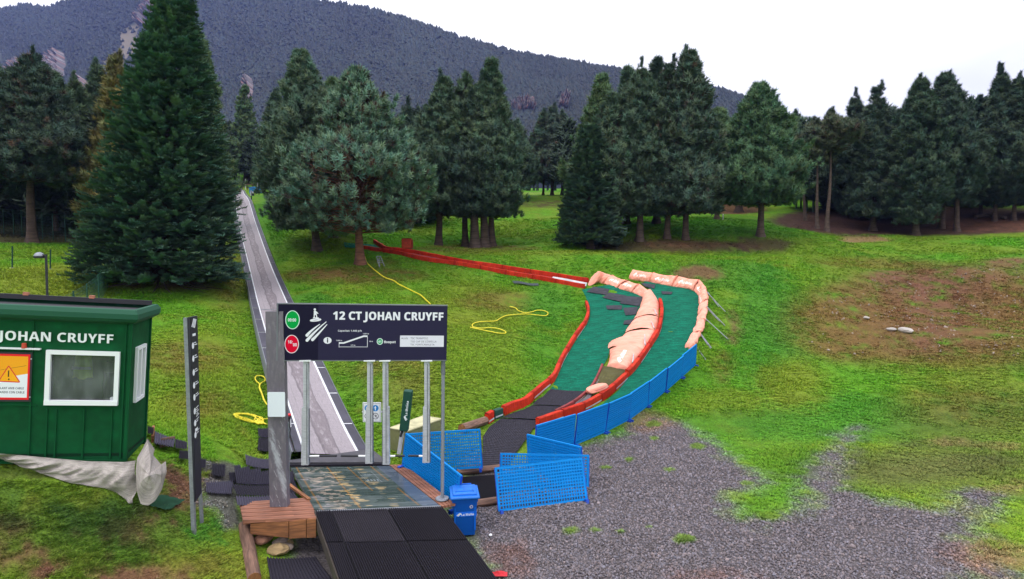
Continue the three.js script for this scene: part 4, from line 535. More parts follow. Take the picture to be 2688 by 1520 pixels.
{ // ramp of black mats
  const g = thing('entrance_ramp', 'wide ramp covered with black perforated rubber mats in the foreground', 'ramp');
  const bl = D(826, 1345, 0.70), br = D(1163, 1334, 0.70), fl0 = D(887, 1520, 0.52), fr0 = D(1301, 1520, 0.52), ext = (a, b) => a.clone().lerp(b, 1.55), fl = ext(bl, fl0), fr = ext(br, fr0);
  const q = (u, v, up = 0) => bl.clone().lerp(br, u).lerp(fl.clone().lerp(fr, u), v).add(V(0, up + 0.05 * Math.sin(v * 3) * 0.3, 0));
  const us = [0, 0.125, 0.56, 1], vs = [0, 0.355, 0.7, 1];
  for (let i = 0; i < 3; i++) for (let j = 0; j < 3; j++) {
    const worn = i === 1 && j === 0, geo = sheet(10, 8, (u, v) => { const U = lerp(us[i] + 0.003, us[i + 1] - 0.003, u), W = lerp(vs[j] + 0.003, vs[j + 1] - 0.004, v), p = q(U, W, 0.03 + 0.008 * ((i + j) % 2) + 0.012 * (fbm(U * 9, W * 9, 2) - 0.5)); if (v === 0 && j === 0) p.y -= 0.02; p.u = U * 2.6 / 0.34; p.v = W * 3.4 / 0.34; return p; });
    const m = part('rubber_mat', geo, worn ? std(0.036, 0.031, 0.040, 0.9, { map: matTex, bumpMap: matBump, bumpScale: 0.02, specularIntensity: 0.3 }) : M.mat, g); if (worn) m.userData.label = 'worn mat with a visible grid';
    // ribs that stand proud along the slope
    const ribs = [], n = Math.round((us[i + 1] - us[i]) * 60); for (let k = 0; k < n; k++) { const U = lerp(us[i] + 0.006, us[i + 1] - 0.006, (k + 0.5) / n); ribs.push(beam(q(U, vs[j] + 0.006, 0.045), q(U, vs[j + 1] - 0.008, 0.045), worn ? 0.014 : 0.02, 0.012)); } const rm = part('rib', merge(ribs), worn ? std(0.030, 0.026, 0.034, 0.9, { specularIntensity: 0.3 }) : std(0.013, 0.011, 0.016, 0.85, { specularIntensity: 0.3 }), m); rm.userData.kind = 'stuff';
  }
  part('side_board', slabV([q(-0.004, 0.0, 0.02), q(-0.004, 1, 0.02), q(-0.004, 1, -0.22), q(-0.004, 0, -0.22)], 0.03), std(0.10, 0.09, 0.085, 0.8, { map: woodTex }), g);
  part('under_board', slab(q(0, 0, 0), q(1, 0, 0), q(1, 1, 0), q(0, 1, 0), 0.05), M.dark, g);
  zone([q(-0.03, -0.1), q(1.03, -0.1), q(1.03, 1), q(-0.03, 1)]); rebase(g);
}

// sign gantry with hanging gates
{
  const g = thing('sign_gantry', 'dark information sign on a grey post with hanging metal gates over the deck', 'sign');
  const TL = P(731.5, 797.5, 12.3), TR = P(1174.5, 803, 12.85), BL = P(731, 944.8, 12.3), X = TR.clone().sub(TL), W = X.length(); X.normalize();
  const Y0 = TL.clone().sub(BL), H = Y0.length(), Y = Y0.normalize(), Z = X.clone().cross(Y).normalize(); Y.copy(Z).cross(X);
  const mtx = new THREE.Matrix4().makeBasis(X, Y, Z).setPosition(TL.clone().addScaledVector(X, W / 2).addScaledVector(Y, -H / 2));
  const signTex = canvasTex(1720, 576, (c, w, h) => {
    const k = 0.8, sx = (x) => (x - 250) * k, sy = (y) => (y - 90) * k * 1.014;
    c.fillStyle = '#2e2b44'; c.fillRect(0, 0, w, h); c.fillStyle = '#1c1a30'; c.fillRect(0, 0, sx(742), h);
    const ell = (x, y, rx, ry, f, s) => { c.beginPath(); c.ellipse(sx(x), sy(y), rx * k, ry * k, 0, 0, 7); c.fillStyle = f; c.fill(); if (s) { c.lineWidth = 8; c.strokeStyle = s; c.stroke(); } };
    ell(422, 285, 84, 118, '#00a344', '#d8f2e4'); ell(415, 597, 84, 116, '#e3002f', '#f4e4e8');
    c.fillStyle = '#f2f2f6'; c.textBaseline = 'middle'; c.textAlign = 'center';
    c.font = 'bold 46px sans-serif'; c.save(); c.translate(sx(416), sy(287)); c.scale(0.72, 1); c.fillText('09:00', 0, 0); c.restore();
    c.save(); c.translate(sx(396), sy(570)); c.scale(0.8, 1); c.fillText('16:', 0, 0); c.fillText('00', 58, 30); c.restore();
    c.strokeStyle = '#f2f2f6'; c.fillStyle = '#f2f2f6'; c.lineCap = 'round'; c.lineJoin = 'round';
    c.lineWidth = 15; c.beginPath(); c.ellipse(sx(708), sy(285), 62 * k, 11 * k, -0.12, 0, 7); c.stroke();
    c.beginPath(); c.arc(sx(697), sy(148), 15 * k, 0, 7); c.fill(); c.lineWidth = 26; c.beginPath(); c.moveTo(sx(700), sy(178)); c.lineTo(sx(706), sy(205)); c.stroke();
    c.lineWidth = 11; c.beginPath(); c.moveTo(sx(692), sy(172)); c.lineTo(sx(690), sy(258)); c.moveTo(sx(712), sy(205)); c.lineTo(sx(724), sy(252)); c.moveTo(sx(716), sy(180)); c.lineTo(sx(735), sy(200)); c.stroke();
    c.fillRect(sx(676), sy(250), 70 * k, 14 * k);
    for (const [x0, y0, x1, y1, xc, yc] of [[602, 484, 762, 338, 650, 420], [604, 548, 842, 306, 700, 430], [672, 540, 852, 340, 740, 470]]) { c.lineWidth = 9; for (let t = 0; t <= 1; t += 0.01) { const x = (1 - t) * (1 - t) * x0 + 2 * t * (1 - t) * xc + t * t * x1, y = (1 - t) * (1 - t) * y0 + 2 * t * (1 - t) * yc + t * t * y1; c.beginPath(); c.arc(sx(x), sy(y), (19 - 14 * t) * k, 0, 7); c.fill(); } }
    c.font = 'bold 112px sans-serif'; c.textAlign = 'left'; c.save(); c.translate(sx(922), sy(226)); c.scale(1150 / c.measureText('12 CT JOHAN CRUYFF').width, 1.04); c.fillText('12 CT JOHAN CRUYFF', 0, 0); c.lineWidth = 4; c.strokeStyle = '#f2f2f6'; c.strokeText('12 CT JOHAN CRUYFF', 0, 0); c.restore();
    c.font = 'bold 27px sans-serif'; c.fillText('Capacitat: 1.440 p/h', sx(988), sy(421), 244);
    ell(860, 549, 51, 44, '#f2f2f6'); c.fillStyle = '#1c1a30'; c.fillRect(sx(853), sy(533), 14 * k, 44 * k); c.beginPath(); c.arc(sx(860), sy(523), 8 * k, 0, 7); c.fill();
    c.strokeStyle = '#f2f2f6'; c.lineWidth = 17; c.lineCap = 'butt'; c.beginPath(); c.moveTo(sx(1003), sy(581)); c.lineTo(sx(1065), sy(581)); c.lineTo(sx(1318), sy(491)); c.lineTo(sx(1366), sy(491)); c.stroke();
    c.lineWidth = 5; c.beginPath(); c.moveTo(sx(1006), sy(590)); c.lineTo(sx(1006), sy(640)); c.moveTo(sx(1010), sy(632)); c.lineTo(sx(1362), sy(632)); c.moveTo(sx(1366), sy(500)); c.lineTo(sx(1366), sy(636)); c.stroke();
    c.fillStyle = '#f2f2f6'; c.font = 'bold 17px sans-serif'; c.fillText('1.680 m', sx(966), sy(548)); c.fillText('1.697 m', sx(1306), sy(460)); c.fillText('18 m', sx(1388), sy(560)); c.fillText('177 m', sx(1152), sy(611));
    ell(1527, 560, 36, 39, '#12a45c', '#dff3e8'); c.fillStyle = '#fff'; c.font = 'bold 34px sans-serif'; c.textAlign = 'center'; c.fillText('41', sx(1527), sy(562)); c.textAlign = 'left'; c.font = 'bold 35px sans-serif'; c.fillText('Bosquet', sx(1580), sy(566), 122);
    c.fillStyle = '#eceaf2'; c.fillRect(sx(1787), sy(480), 578 * k, 152 * k); c.fillStyle = '#55525f'; c.font = '28px sans-serif'; c.fillText('Accés', sx(1803), sy(517)); c.fillText('TSC TRAMPOLI', sx(1924), sy(517), 225); c.fillText('TSD CAP DE COMELLA', sx(1924), sy(560), 340); c.fillText('TSC FONTCANALETA', sx(1924), sy(601), 318);
  });
  const board = new THREE.BoxGeometry(W, H, 0.10).applyMatrix4(mtx);
  part('sign_board', board, std(0.018, 0.016, 0.038, 0.7, { specularIntensity: 0.4 }), g);
  part('sign_face', new THREE.PlaneGeometry(W - 0.02, H - 0.02).translate(0, 0, 0.054).applyMatrix4(mtx), std(0.85, 0.85, 0.88, 0.9, { map: signTex, specularIntensity: 0.3 }), g);
  part('frame', merge([boxAt(0.03, H + 0.03, 0.13, -W / 2 - 0.012, 0, 0), boxAt(W, 0.02, 0.12, 0, H / 2 + 0.008, 0), boxAt(W, 0.02, 0.12, 0, -H / 2 - 0.008, 0)].map((b) => b.applyMatrix4(mtx))), M.aluDark, g);
  const postTex = canvasTex(1024, 128, (c, h, w) => { c.setTransform(0, 1, 1, 0, 0, 0);                // bare galvanised stains on the lower half of the painted post
    c.fillStyle = '#68626b'; c.fillRect(0, 0, w, h); seed = 61;
    for (let i = 0; i < 700; i++) { c.fillStyle = rnd() < 0.5 ? `rgba(96,90,98,${0.1 + 0.2 * rnd()})` : `rgba(150,146,152,${0.06 + 0.12 * rnd()})`; c.fillRect(rnd() * w, rnd() * h, 2 + rnd() * 14, 6 + rnd() * 40); }
    for (let i = 0; i < 420; i++) { const t = rnd(), x = w * (0.12 + 0.75 * t + 0.16 * (rnd() - 0.5)), y = h * (0.60 + 0.28 * t + 0.10 * (rnd() - 0.5)); c.fillStyle = `rgba(176,178,186,${0.08 + 0.2 * rnd()})`; c.save(); c.translate(x, y); c.rotate(0.9); c.fillRect(0, 0, 6 + rnd() * 40, 3 + rnd() * 10); c.restore(); }
    for (let i = 0; i < 16; i++) { c.fillStyle = `rgba(214,214,220,${0.3 + 0.3 * rnd()})`; c.save(); c.translate(rnd() * w, h * (0.5 + 0.48 * rnd())); c.rotate(1); c.fillRect(0, 0, 10 + rnd() * 34, 2 + rnd() * 3); c.restore(); }
  }, [1 / 4.2, 1 / 0.365]);
  const pb = D(735, 1327, hD), pt = P(723.5, 817, -pb.z + 0.06);
  part('main_post', beam(pb, pt, 0.365, 0.16, V(0, 0, 1)), std(1, 1, 1, 0.6, { metalness: 0.1, map: postTex }), g);
  { const z = -pb.z - 0.13, c = P(726, 1061.5, z), s = z / FOC; const sh = new THREE.Shape(), w = 23 * s, h = 33 * s, r = 0.03; sh.moveTo(-w + r, -h); sh.lineTo(w - r, -h); sh.quadraticCurveTo(w, -h, w, -h + r); sh.lineTo(w, h - r); sh.quadraticCurveTo(w, h, w - r, h); sh.lineTo(-w + r, h); sh.quadraticCurveTo(-w, h, -w, h - r); sh.lineTo(-w, -h + r); sh.quadraticCurveTo(-w, -h, -w + r, -h); part('blank_plate', new THREE.ExtrudeGeometry(sh, { depth: 0.012, bevelEnabled: false }).translate(c.x, c.y, c.z), std(0.74, 0.79, 0.85, 0.5), g); }
  { const z = -pb.z + 0.1; part('slotted_angle', merge([beam(P(754, 1108, z), P(757, 1272, z), 0.055, 0.05, V(0, 0, 1)), beam(P(751, 1106, z), P(775, 1186, z + 0.5), 0.035, 0.03, V(0, 0, 1))]), M.galv, g); const dots = []; for (let i = 0; i < 13; i++) dots.push(boxAt(0.018, 0.03, 0.004, 0, 0, 0).translate(...P(754.2 + i * 0.22, 1116 + i * 12, z - 0.03).toArray())); part('slot', merge(dots), M.dark, g); }
  const zAt = (px) => lerp(12.3, 12.85, (px - 732) / 442) + 0.0;
  for (const [px, yb, side] of [[804, 1219, -1], [971.5, 1215, -1], [1012, 1218, 1], [1121, 1213, -1]]) {
    const z = zAt(px), s = z / FOC, a = P(px, 947, z), b = P(px + 0.5, yb, z), post = part('gate_post', beam(b, a, 13 * s, 0.10, V(0, 0, 1)), M.alu, g), mid = P(px, 1066, z);
    part('groove', beam(P(px + 1.5, yb - 2, z - 0.055), P(px + 1, 955, z - 0.055), 0.012, 0.012, V(0, 0, 1)), M.aluDark, post);
    part('flange', boxAt(29 * s, 0.025, 0.18, a.x, a.y + 0.01, a.z), M.whiteClean, post);
    part('motor_housing', beam(P(px + side * 7, yb, z + 0.02), P(px + side * 5.5, 1068, z + 0.02), 8 * s, 0.12, V(0, 0, 1)), M.alu, post);
    part('housing_edge', beam(P(px - side * 7.5, yb, z + 0.02), P(px - side * 6.5, 1072, z + 0.02), 2.5 * s, 0.07, V(0, 0, 1)), M.aluDark, post);
  }
  for (const [x0, x1, flip] of [[813, 884, 0], [967, 895, 0], [1024, 1062, 0], [1115, 1072, 0]]) { const z = zAt(x0), k = lerp(x0, x1, 0.36), arm = part('gate_arm', rod(P(k, 1197, z), P(x1, 1196.5, z), 0.024), M.dark, g); part('arm_socket', rod(P(x0, 1197.5, z), P(k, 1197, z), 0.022), M.whiteClean, arm); }
  { const z = 12.86, b = D(1161, 1309, hD), a = P(1163.5, 946, z), m = P(1163.2, 982, z); part('support_pole', rod(b, m, 0.038, 0.038, 14), M.galv, g); part('pole_sleeve', rod(m, a, 0.046, 0.046, 14), M.aluDark, g); part('pole_collar', rod(P(1162, 1108, z), P(1162, 1114, z), 0.042, 0.042, 14), M.dark, g); part('pole_foot', new THREE.CylinderGeometry(0.14, 0.15, 0.02, 18).translate(b.x, hD + 0.012, b.z), M.galv, g); }
  rebase(g, pb.clone());
  { // pictogram plate behind the gate posts
    const s = thing('pictogram_sign', 'small white plate with blue and grey pictograms behind the gate posts', 'sign'), z = 12.95, c = P(976.5, 1082, z), w = 49 * z / FOC, h = 53 * z / FOC;
    const t = canvasTex(256, 280, (q, W, H) => { q.fillStyle = '#eef0f4'; q.fillRect(0, 0, W, H); q.strokeStyle = '#9a98a0'; q.lineWidth = 6; q.strokeRect(10, 10, W - 20, H - 20); for (const x of [70, 178]) { q.fillStyle = '#1e86d2'; q.beginPath(); q.arc(x, 80, 46, 0, 7); q.fill(); q.fillStyle = '#fff'; q.fillRect(x - 6, 50, 12, 60); q.fillRect(x - 18, 70, 34, 10); q.strokeStyle = '#6a6870'; q.lineWidth = 9; q.beginPath(); q.arc(x, 195, 42, 0, 7); q.stroke(); q.beginPath(); q.moveTo(x - 28, 167); q.lineTo(x + 28, 223); q.moveTo(x - 10, 215); q.lineTo(x + 6, 178); q.lineTo(x + 22, 200); q.stroke(); } });
    part('plate', new RoundedBoxGeometry(w, h, 0.02, 2, 0.01).translate(c.x, c.y, c.z), M.whiteClean, s); part('print', new THREE.PlaneGeometry(w * 0.97, h * 0.97).translate(c.x, c.y, c.z + 0.0125), std(1, 1, 1, 0.5, { map: t }), s);
    part('bracket', boxAt(w * 1.1, 0.03, 0.05, c.x, c.y, c.z - 0.035), M.alu, s); rebase(s);
  }
  const e = thing('stop_button', 'red emergency stop button on a short stand beside the grey post', 'button'); { const z = 16.3, h = P(759, 1092, z), f = V(h.x, 0.9, h.z); part('stand', beam(f, h, 0.06, 0.06, V(0, 0, 1)), M.dark, e); part('cable', rod(P(762, 1100, z), P(763, 1121, z), 0.02), M.whiteClean, e); part('push_button', new THREE.SphereGeometry(0.055, 14, 10).scale(1, 0.8, 1).translate(h.x, h.y + 0.03, h.z), std(0.75, 0.02, 0.03, 0.35), e); part('collar', new THREE.CylinderGeometry(0.05, 0.06, 0.04, 12).translate(h.x, h.y - 0.02, h.z), M.dark, e); rebase(e); }
}

// green cabin
{
  const FR = P(328, 1212, 11), FT = P(345, 846, 11), Yv = FT.clone().sub(FR), H = Yv.length(); Yv.normalize();
  const Xv = V(0.965, 0, -0.262); Xv.addScaledVector(Yv, -Xv.dot(Yv)).normalize(); const Zv = Xv.clone().cross(Yv).normalize();
  const mtx = new THREE.Matrix4().makeBasis(Xv, Yv, Zv).setPosition(FR), inv = mtx.clone().invert();
  const F = (x, y, z = 0.0) => hit(x / 3.639, 740 + y / 3.639, FR.clone().addScaledVector(Zv, z), Zv).applyMatrix4(inv);       // from the enlarged view of the front wall
  const Sd = (x, y) => hit(x / 3.639, 740 + y / 3.639, FR, Xv).applyMatrix4(inv);
  const g = thing('green_cabin', 'dark green lift cabin with white window at left', 'cabin'), LW = 4.2, DP = 1.08;
  const wallM = std(0.001, 0.105, 0.030, 0.8, { map: blotchTex, specularIntensity: 0.4 }), trimM = std(0.004, 0.175, 0.082, 0.75, { map: blotchTex }), put = (name, geo, m, parent = g) => part(name, geo.applyMatrix4(mtx), m, parent);
  const w0 = F(437, 646), w1 = F(1138, 668), w2 = F(1147, 1190), w3 = F(447, 1155), wx0 = (w0.x + w3.x) / 2, wx1 = (w1.x + w2.x) / 2, wy0 = (w2.y + w3.y) / 2, wy1 = (w0.y + w1.y) / 2;
  const front = new THREE.Shape([[-LW, 0.1], [0, 0], [0, H], [-LW, H]].map((p) => new THREE.Vector2(...p))), hole = new THREE.Path([[wx0 + 0.03, wy0 + 0.03], [wx0 + 0.03, wy1 - 0.03], [wx1 - 0.03, wy1 - 0.03], [wx1 - 0.03, wy0 + 0.03]].map((p) => new THREE.Vector2(...p))); front.holes.push(hole);
  put('front_wall', new THREE.ExtrudeGeometry(front, { depth: 0.05, bevelEnabled: false }).translate(0, 0, -0.05), wallM);
  const s = [Sd(1292, 660), Sd(1358, 592), Sd(1356, 1052), Sd(1300, 1150)], sz0 = -Math.min(DP - 0.15, Math.max(...s.map((p) => -p.z))), sz1 = -Math.max(0.12, Math.min(...s.map((p) => -p.z))), sy0 = (s[2].y + s[3].y) / 2, sy1 = (s[0].y + s[1].y) / 2;
  const sideS = new THREE.Shape([[0.05, 0], [DP, 0.05], [DP, H], [0.05, H]].map((p) => new THREE.Vector2(...p))); sideS.holes.push(new THREE.Path([[-sz1, sy0], [-sz1, sy1], [-sz0, sy1], [-sz0, sy0]].map((p) => new THREE.Vector2(...p))));
  put('side_wall', new THREE.ExtrudeGeometry(sideS, { depth: 0.05, bevelEnabled: false }).rotateY(Math.PI / 2).translate(-0.05, 0, 0), wallM);
  put('back_wall', boxAt(LW, H, 0.05, -LW / 2, H / 2, -DP), wallM); put('floor', boxAt(LW, 0.06, DP, -LW / 2, 0.14, -DP / 2), M.dark); put('side_wall', boxAt(0.05, H, DP, -LW + 0.025, H / 2, -DP / 2), wallM);
  // battens and rails
  for (const x of [452, 540, 805, 1072]) { const a = F(x, 1215), b = F(x + 6, 1700); put('batten', boxAt(0.028, a.y - 0.0, 0.024, a.x, a.y / 2, 0.01), wallM); }
  for (const x of [1180, 300]) { const a = F(x, 1000); put('batten', boxAt(0.03, H, 0.022, a.x, H / 2, 0.011), wallM); }
  put('corner_post', boxAt(0.06, H, 0.06, 0.005, H / 2, 0.005), wallM); put('corner_post', boxAt(0.05, H, 0.05, 0.005, H / 2, -DP), wallM);
  put('base_rail', boxAt(LW, 0.05, 0.03, -LW / 2, 0.03, 0.016), wallM);
  { const a = F(100, 1175); put('wall_rail', boxAt(w0.x + LW - 0.1, 0.02, 0.02, (-LW + w0.x - 0.1) / 2, a.y, 0.01), wallM); }
  // cornice: rings of a moulded profile
  const prof = [[0.0, -0.02], [0.03, 0.0], [0.11, 0.045], [0.145, 0.10], [0.145, 0.19], [0.10, 0.265], [0.05, 0.275], [0.03, 0.25]], ringPos = [];
  for (let i = 0; i < prof.length - 1; i++) { const [o0, y0] = prof[i], [o1, y1] = prof[i + 1], c = (o, y) => [V(-LW - o, H + y - 0.03, o), V(o, H + y - 0.03, o), V(o, H + y - 0.03, -DP - o), V(-LW - o, H + y - 0.03, -DP - o)], A = c(o0, y0), B = c(o1, y1); for (let k = 0; k < 4; k++) { const n = (k + 1) % 4; for (const p of [A[k], A[n], B[n], A[k], B[n], B[k]]) ringPos.push(p.x, p.y, p.z); } }
  const cg = new THREE.BufferGeometry(); cg.setAttribute('position', new THREE.Float32BufferAttribute(ringPos, 3)); cg.setAttribute('uv', new THREE.Float32BufferAttribute(new Float32Array(ringPos.length / 3 * 2), 2)); cg.computeVertexNormals(); put('cornice', cg, trimM);
  put('roof', boxAt(LW, 0.04, DP, -LW / 2, H + 0.14, -DP / 2), M.dark);
  put('roof_lip', boxAt(LW + 0.02, 0.09, 0.05, -LW / 2, H + 0.27, -DP - 0.02), M.dark); for (const x of [35, 680]) { const a = F(x, 300); put('roof_block', boxAt(0.09, 0.06, 0.06, a.x * 1.08, H + 0.33, -DP - 0.02), M.peach); }
  // front window
  const wn = part('window', merge([boxAt(wx1 - wx0, 0.075, 0.06, (wx0 + wx1) / 2, wy1 - 0.037, 0.025), boxAt(wx1 - wx0, 0.085, 0.07, (wx0 + wx1) / 2, wy0 + 0.042, 0.03), boxAt(0.075, wy1 - wy0 - 0.16, 0.058, wx0 + 0.037, (wy0 + wy1) / 2 + 0.005, 0.025), boxAt(0.075, wy1 - wy0 - 0.16, 0.058, wx1 - 0.037, (wy0 + wy1) / 2 + 0.005, 0.025)]).applyMatrix4(mtx), M.whiteClean, g);
  const glass = new THREE.MeshPhysicalMaterial({ transmission: 0.84, thickness: 0, roughness: 0.14, ior: 1.5, side: THREE.DoubleSide, map: dataTex(256, (u, v) => { const k = 0.72 + 0.5 * (fbm(u * 5, v * 2.5, 4) - 0.5) + 0.2 * (fbm(u * 22, v * 3, 3) - 0.5); return [k, k * 1.02, k * 1.05]; }) });
  put('pane', new THREE.PlaneGeometry(wx1 - wx0 - 0.12, wy1 - wy0 - 0.14).translate((wx0 + wx1) / 2, (wy0 + wy1) / 2, -0.01), glass, wn);
  { const k = F(1073, 1114); put('lock', new THREE.CylinderGeometry(0.035, 0.035, 0.02, 16).rotateX(Math.PI / 2).translate(k.x, k.y, 0.01), M.alu, wn); }
  // side window
  const zw = sz1 - sz0, sn = part('window', merge([boxAt(0.06, 0.06, zw, 0.02, sy1, (sz0 + sz1) / 2), boxAt(0.06, 0.06, zw, 0.02, sy0, (sz0 + sz1) / 2), boxAt(0.058, sy1 - sy0 - 0.06, 0.06, 0.02, (sy0 + sy1) / 2, sz0 + 0.03), boxAt(0.058, sy1 - sy0 - 0.06, 0.06, 0.02, (sy0 + sy1) / 2, sz1 - 0.03), boxAt(0.055, sy1 - sy0 - 0.06, 0.05, 0.02, (sy0 + sy1) / 2, (sz0 + sz1) / 2)]).applyMatrix4(mtx), M.whiteClean, g);
  put('pane', new THREE.PlaneGeometry(zw - 0.1, sy1 - sy0 - 0.08).rotateY(Math.PI / 2).translate(-0.02, (sy0 + sy1) / 2, (sz0 + sz1) / 2), glass, sn);
  // lettering
  const { FontLoader } = await import('three/addons/loaders/FontLoader.js'); const { TextGeometry } = await import('three/addons/geometries/TextGeometry.js');
  const font = await new FontLoader().loadAsync('fonts/droid/droid_sans_bold.typeface.json'), tg = new TextGeometry('JOHAN CRUYFF', { font, size: 1, depth: 0.02, curveSegments: 6, bevelEnabled: false }); tg.computeBoundingBox();
  const l0 = F(-22, 520), l1 = F(1086, 548), lh = F(20, 462).y - F(20, 578).y, bb = tg.boundingBox; tg.translate(-bb.min.x, -bb.min.y, 0).scale((l1.x - l0.x) / (bb.max.x - bb.min.x), lh / (bb.max.y - bb.min.y), 0.6).translate(l0.x, (F(20, 578).y + F(1050, 612).y) / 2, 0.012); put('lettering', tg, M.whiteClean);
  // ledge, beacon
  { const a = F(395, 640), b = F(240, 612); put('ledge', boxAt(a.x + LW - 0.02, 0.025, 0.06, (a.x - LW + 0.02) / 2, a.y, 0.03), M.whiteClean); put('beacon', new THREE.CylinderGeometry(0.035, 0.04, 0.09, 14).translate(b.x, a.y + 0.055, 0.035), std(0.55, 0.06, 0.03, 0.4)); }
  // warning board
  { const a = F(286, 690), b = F(297, 1122), x0 = a.x - 1.15, x1 = (a.x + b.x) / 2, y1 = a.y, y0 = b.y, wd = part('warning_board', boxAt(x1 - x0 + 0.06, y1 - y0 + 0.07, 0.03, (x0 + x1) / 2, (y0 + y1) / 2, 0.02).applyMatrix4(mtx), M.dark, g);
    const t = canvasTex(1024, 560, (c, w, h) => { const k = w / 1.15, X = (x) => w - (289 - x) / 3.639 * 0.00706 * k, Yy = (y) => (y - 680) / 448 * h; c.fillStyle = '#e6e6ee'; c.fillRect(0, 0, w, h); c.fillStyle = '#f2a000'; c.beginPath(); c.moveTo(0, 0); c.lineTo(w, 0); c.lineTo(w, Yy(866)); c.lineTo(0, Yy(1010)); c.fill(); c.strokeStyle = '#3a2a10'; c.lineWidth = 3; c.beginPath(); c.moveTo(X(-300), Yy(930)); c.lineTo(X(262), Yy(790)); c.stroke(); for (let i = 0; i < 7; i++) c.fillRect(X(30 + i * 32), Yy(850 - i * 12), 8, 12);
      c.lineJoin = 'round'; c.lineWidth = 24; c.strokeStyle = '#d3142e'; c.fillStyle = '#f6a800'; c.beginPath(); c.moveTo(X(128), Yy(805)); c.lineTo(X(210), Yy(950)); c.lineTo(X(62), Yy(944)); c.closePath(); c.stroke(); c.fill(); c.fillStyle = '#2a1a10'; c.fillRect(X(128) - 7, Yy(842), 16, Yy(905) - Yy(842)); c.beginPath(); c.arc(X(132), Yy(928), 11, 0, 7); c.fill();
      c.fillStyle = '#4a4858'; c.font = 'bold 38px sans-serif'; c.textAlign = 'right'; c.fillText('TREBALLANT AMB CABLE', X(250), Yy(1026), 560); c.fillText('TRABAJANDO CON CABLE', X(256), Yy(1066), 580); c.strokeStyle = '#e4001c'; c.lineWidth = 52; c.strokeRect(0, 0, w, h); });
    put('print', new THREE.PlaneGeometry(x1 - x0, y1 - y0).translate((x0 + x1) / 2, (y0 + y1) / 2, 0.038), std(1, 1, 1, 0.5, { map: t }), wd); for (const y of [y0 + 0.05, y1 - 0.08]) put('bolt', new THREE.CylinderGeometry(0.012, 0.012, 0.012, 8).rotateX(Math.PI / 2).translate(x1 + 0.018, y, 0.04), M.alu, wd); }
  zone([[0.3, 0.3], [-LW, 0.3], [-LW, -DP], [0.3, -DP]].map(([x, z]) => V(x, 0, z).applyMatrix4(mtx)));
  rebase(g, FR.clone());
  { // things seen through the window
    const k = (x, y, z) => F(x, y, 0).add(V(0, 0, z)), v = thing('safety_vest', 'yellow green safety vest hanging inside the cabin window', 'vest'), a = k(600, 730, -0.75), b = k(650, 1000, -0.75), w = 0.17, h = (a.y - b.y) / 2;
    const body = sheet(10, 8, (u, y) => V((a.x + b.x) / 2 + (u - 0.5) * 2 * w * (0.75 + 0.25 * y) , lerp(a.y, b.y, y) + 0.02 * Math.sin(u * 9), -0.75 + 0.06 * Math.sin(u * Math.PI) + 0.015 * Math.sin(u * 22)));
    part('cloth', body.applyMatrix4(mtx), std(0.42, 0.62, 0.04, 0.8), v); part('band', boxAt(w * 1.9, 0.05, 0.01, (a.x + b.x) / 2, lerp(a.y, b.y, 0.6), -0.68).applyMatrix4(mtx), M.alu, v); rebase(v);
    const m = thing('control_cabinet', 'grey control cabinet inside the cabin behind the window', 'cabinet'), c = k(960, 1010, -0.95); part('case', new RoundedBoxGeometry(0.5, 0.8, 0.3, 2, 0.02).translate(c.x, c.y - 0.1, -1.0).applyMatrix4(mtx), std(0.3, 0.3, 0.28, 0.6), m); part('door', boxAt(0.42, 0.5, 0.02, c.x, c.y - 0.15, -0.84).applyMatrix4(mtx), std(0.08, 0.08, 0.09, 0.5), m); rebase(m);
  }
}
{ // tarpaulin under the cabin
  const c2 = (l) => l.map(([x, y]) => [x / 3.309, 1080 + y / 3.309]);
  const top = polyline(c2([[-160, 345], [0, 366], [180, 380], [410, 402], [750, 432], [1080, 440], [1180, 425]]).map((p, i, a) => P(p[0], p[1], lerp(10.15, 10.92, i / (a.length - 1))))), bot = polyline(c2([[-160, 385], [0, 408], [230, 488], [430, 560], [640, 622], [780, 642], [930, 662], [1020, 705], [1130, 792], [1215, 786]]).map((p) => T(p[0], p[1], 6, 0.02)));
  const g = thing('tarpaulin', 'crumpled off white tarpaulin hanging below the green cabin', 'tarpaulin');
  part('front_sheet', sheet(120, 24, (u, v) => { const p = top.at(u).lerp(bot.at(clamp(u + 0.06 * (1 - v) - 0.03)), v), f = fbm(u * 16 + v * 3.2, v * 1.1 + 3, 3) - 0.5, k = Math.sin(v * Math.PI) * 0.8 + 0.3 * v; p.z += f * 0.34 * k + 0.08 * k; p.y += f * 0.05 * k; p.u = u * 4; p.v = v; return p; }), M.cloth, g);
  const edge = [[1280, 235, 11.2], [1345, 330, 11.3], [1330, 380, 11.2], [1405, 465, 11.1], [1440, 430, 11.2], [1448, 530, 10.95], [1402, 690, 10.75], [1345, 780, 10.6], [1292, 816, 10.55], [1222, 808, 10.5], [1190, 700, 10.55], [1178, 520, 10.7], [1190, 410, 10.85], [1240, 320, 11.05], [1280, 235, 11.2]].map(([x, y, z]) => P(x / 3.309, 1080 + y / 3.309, z)), per = polyline(edge), mid = P(1300 / 3.309, 1080 + 560 / 3.309, 10.55);
  part('corner_flap', sheet(70, 14, (u, v) => { const p = mid.clone().lerp(per.at(u), v), a = u * 6.28, f = fbm(Math.cos(a) * 2.2 + v * 1.5 + 5, Math.sin(a) * 2.2 + 5, 3) - 0.5; p.z += 0.22 * f * Math.sin(v * 3.1); p.y += 0.03 * f; return p; }), M.cloth, g);
  rebase(g);
}

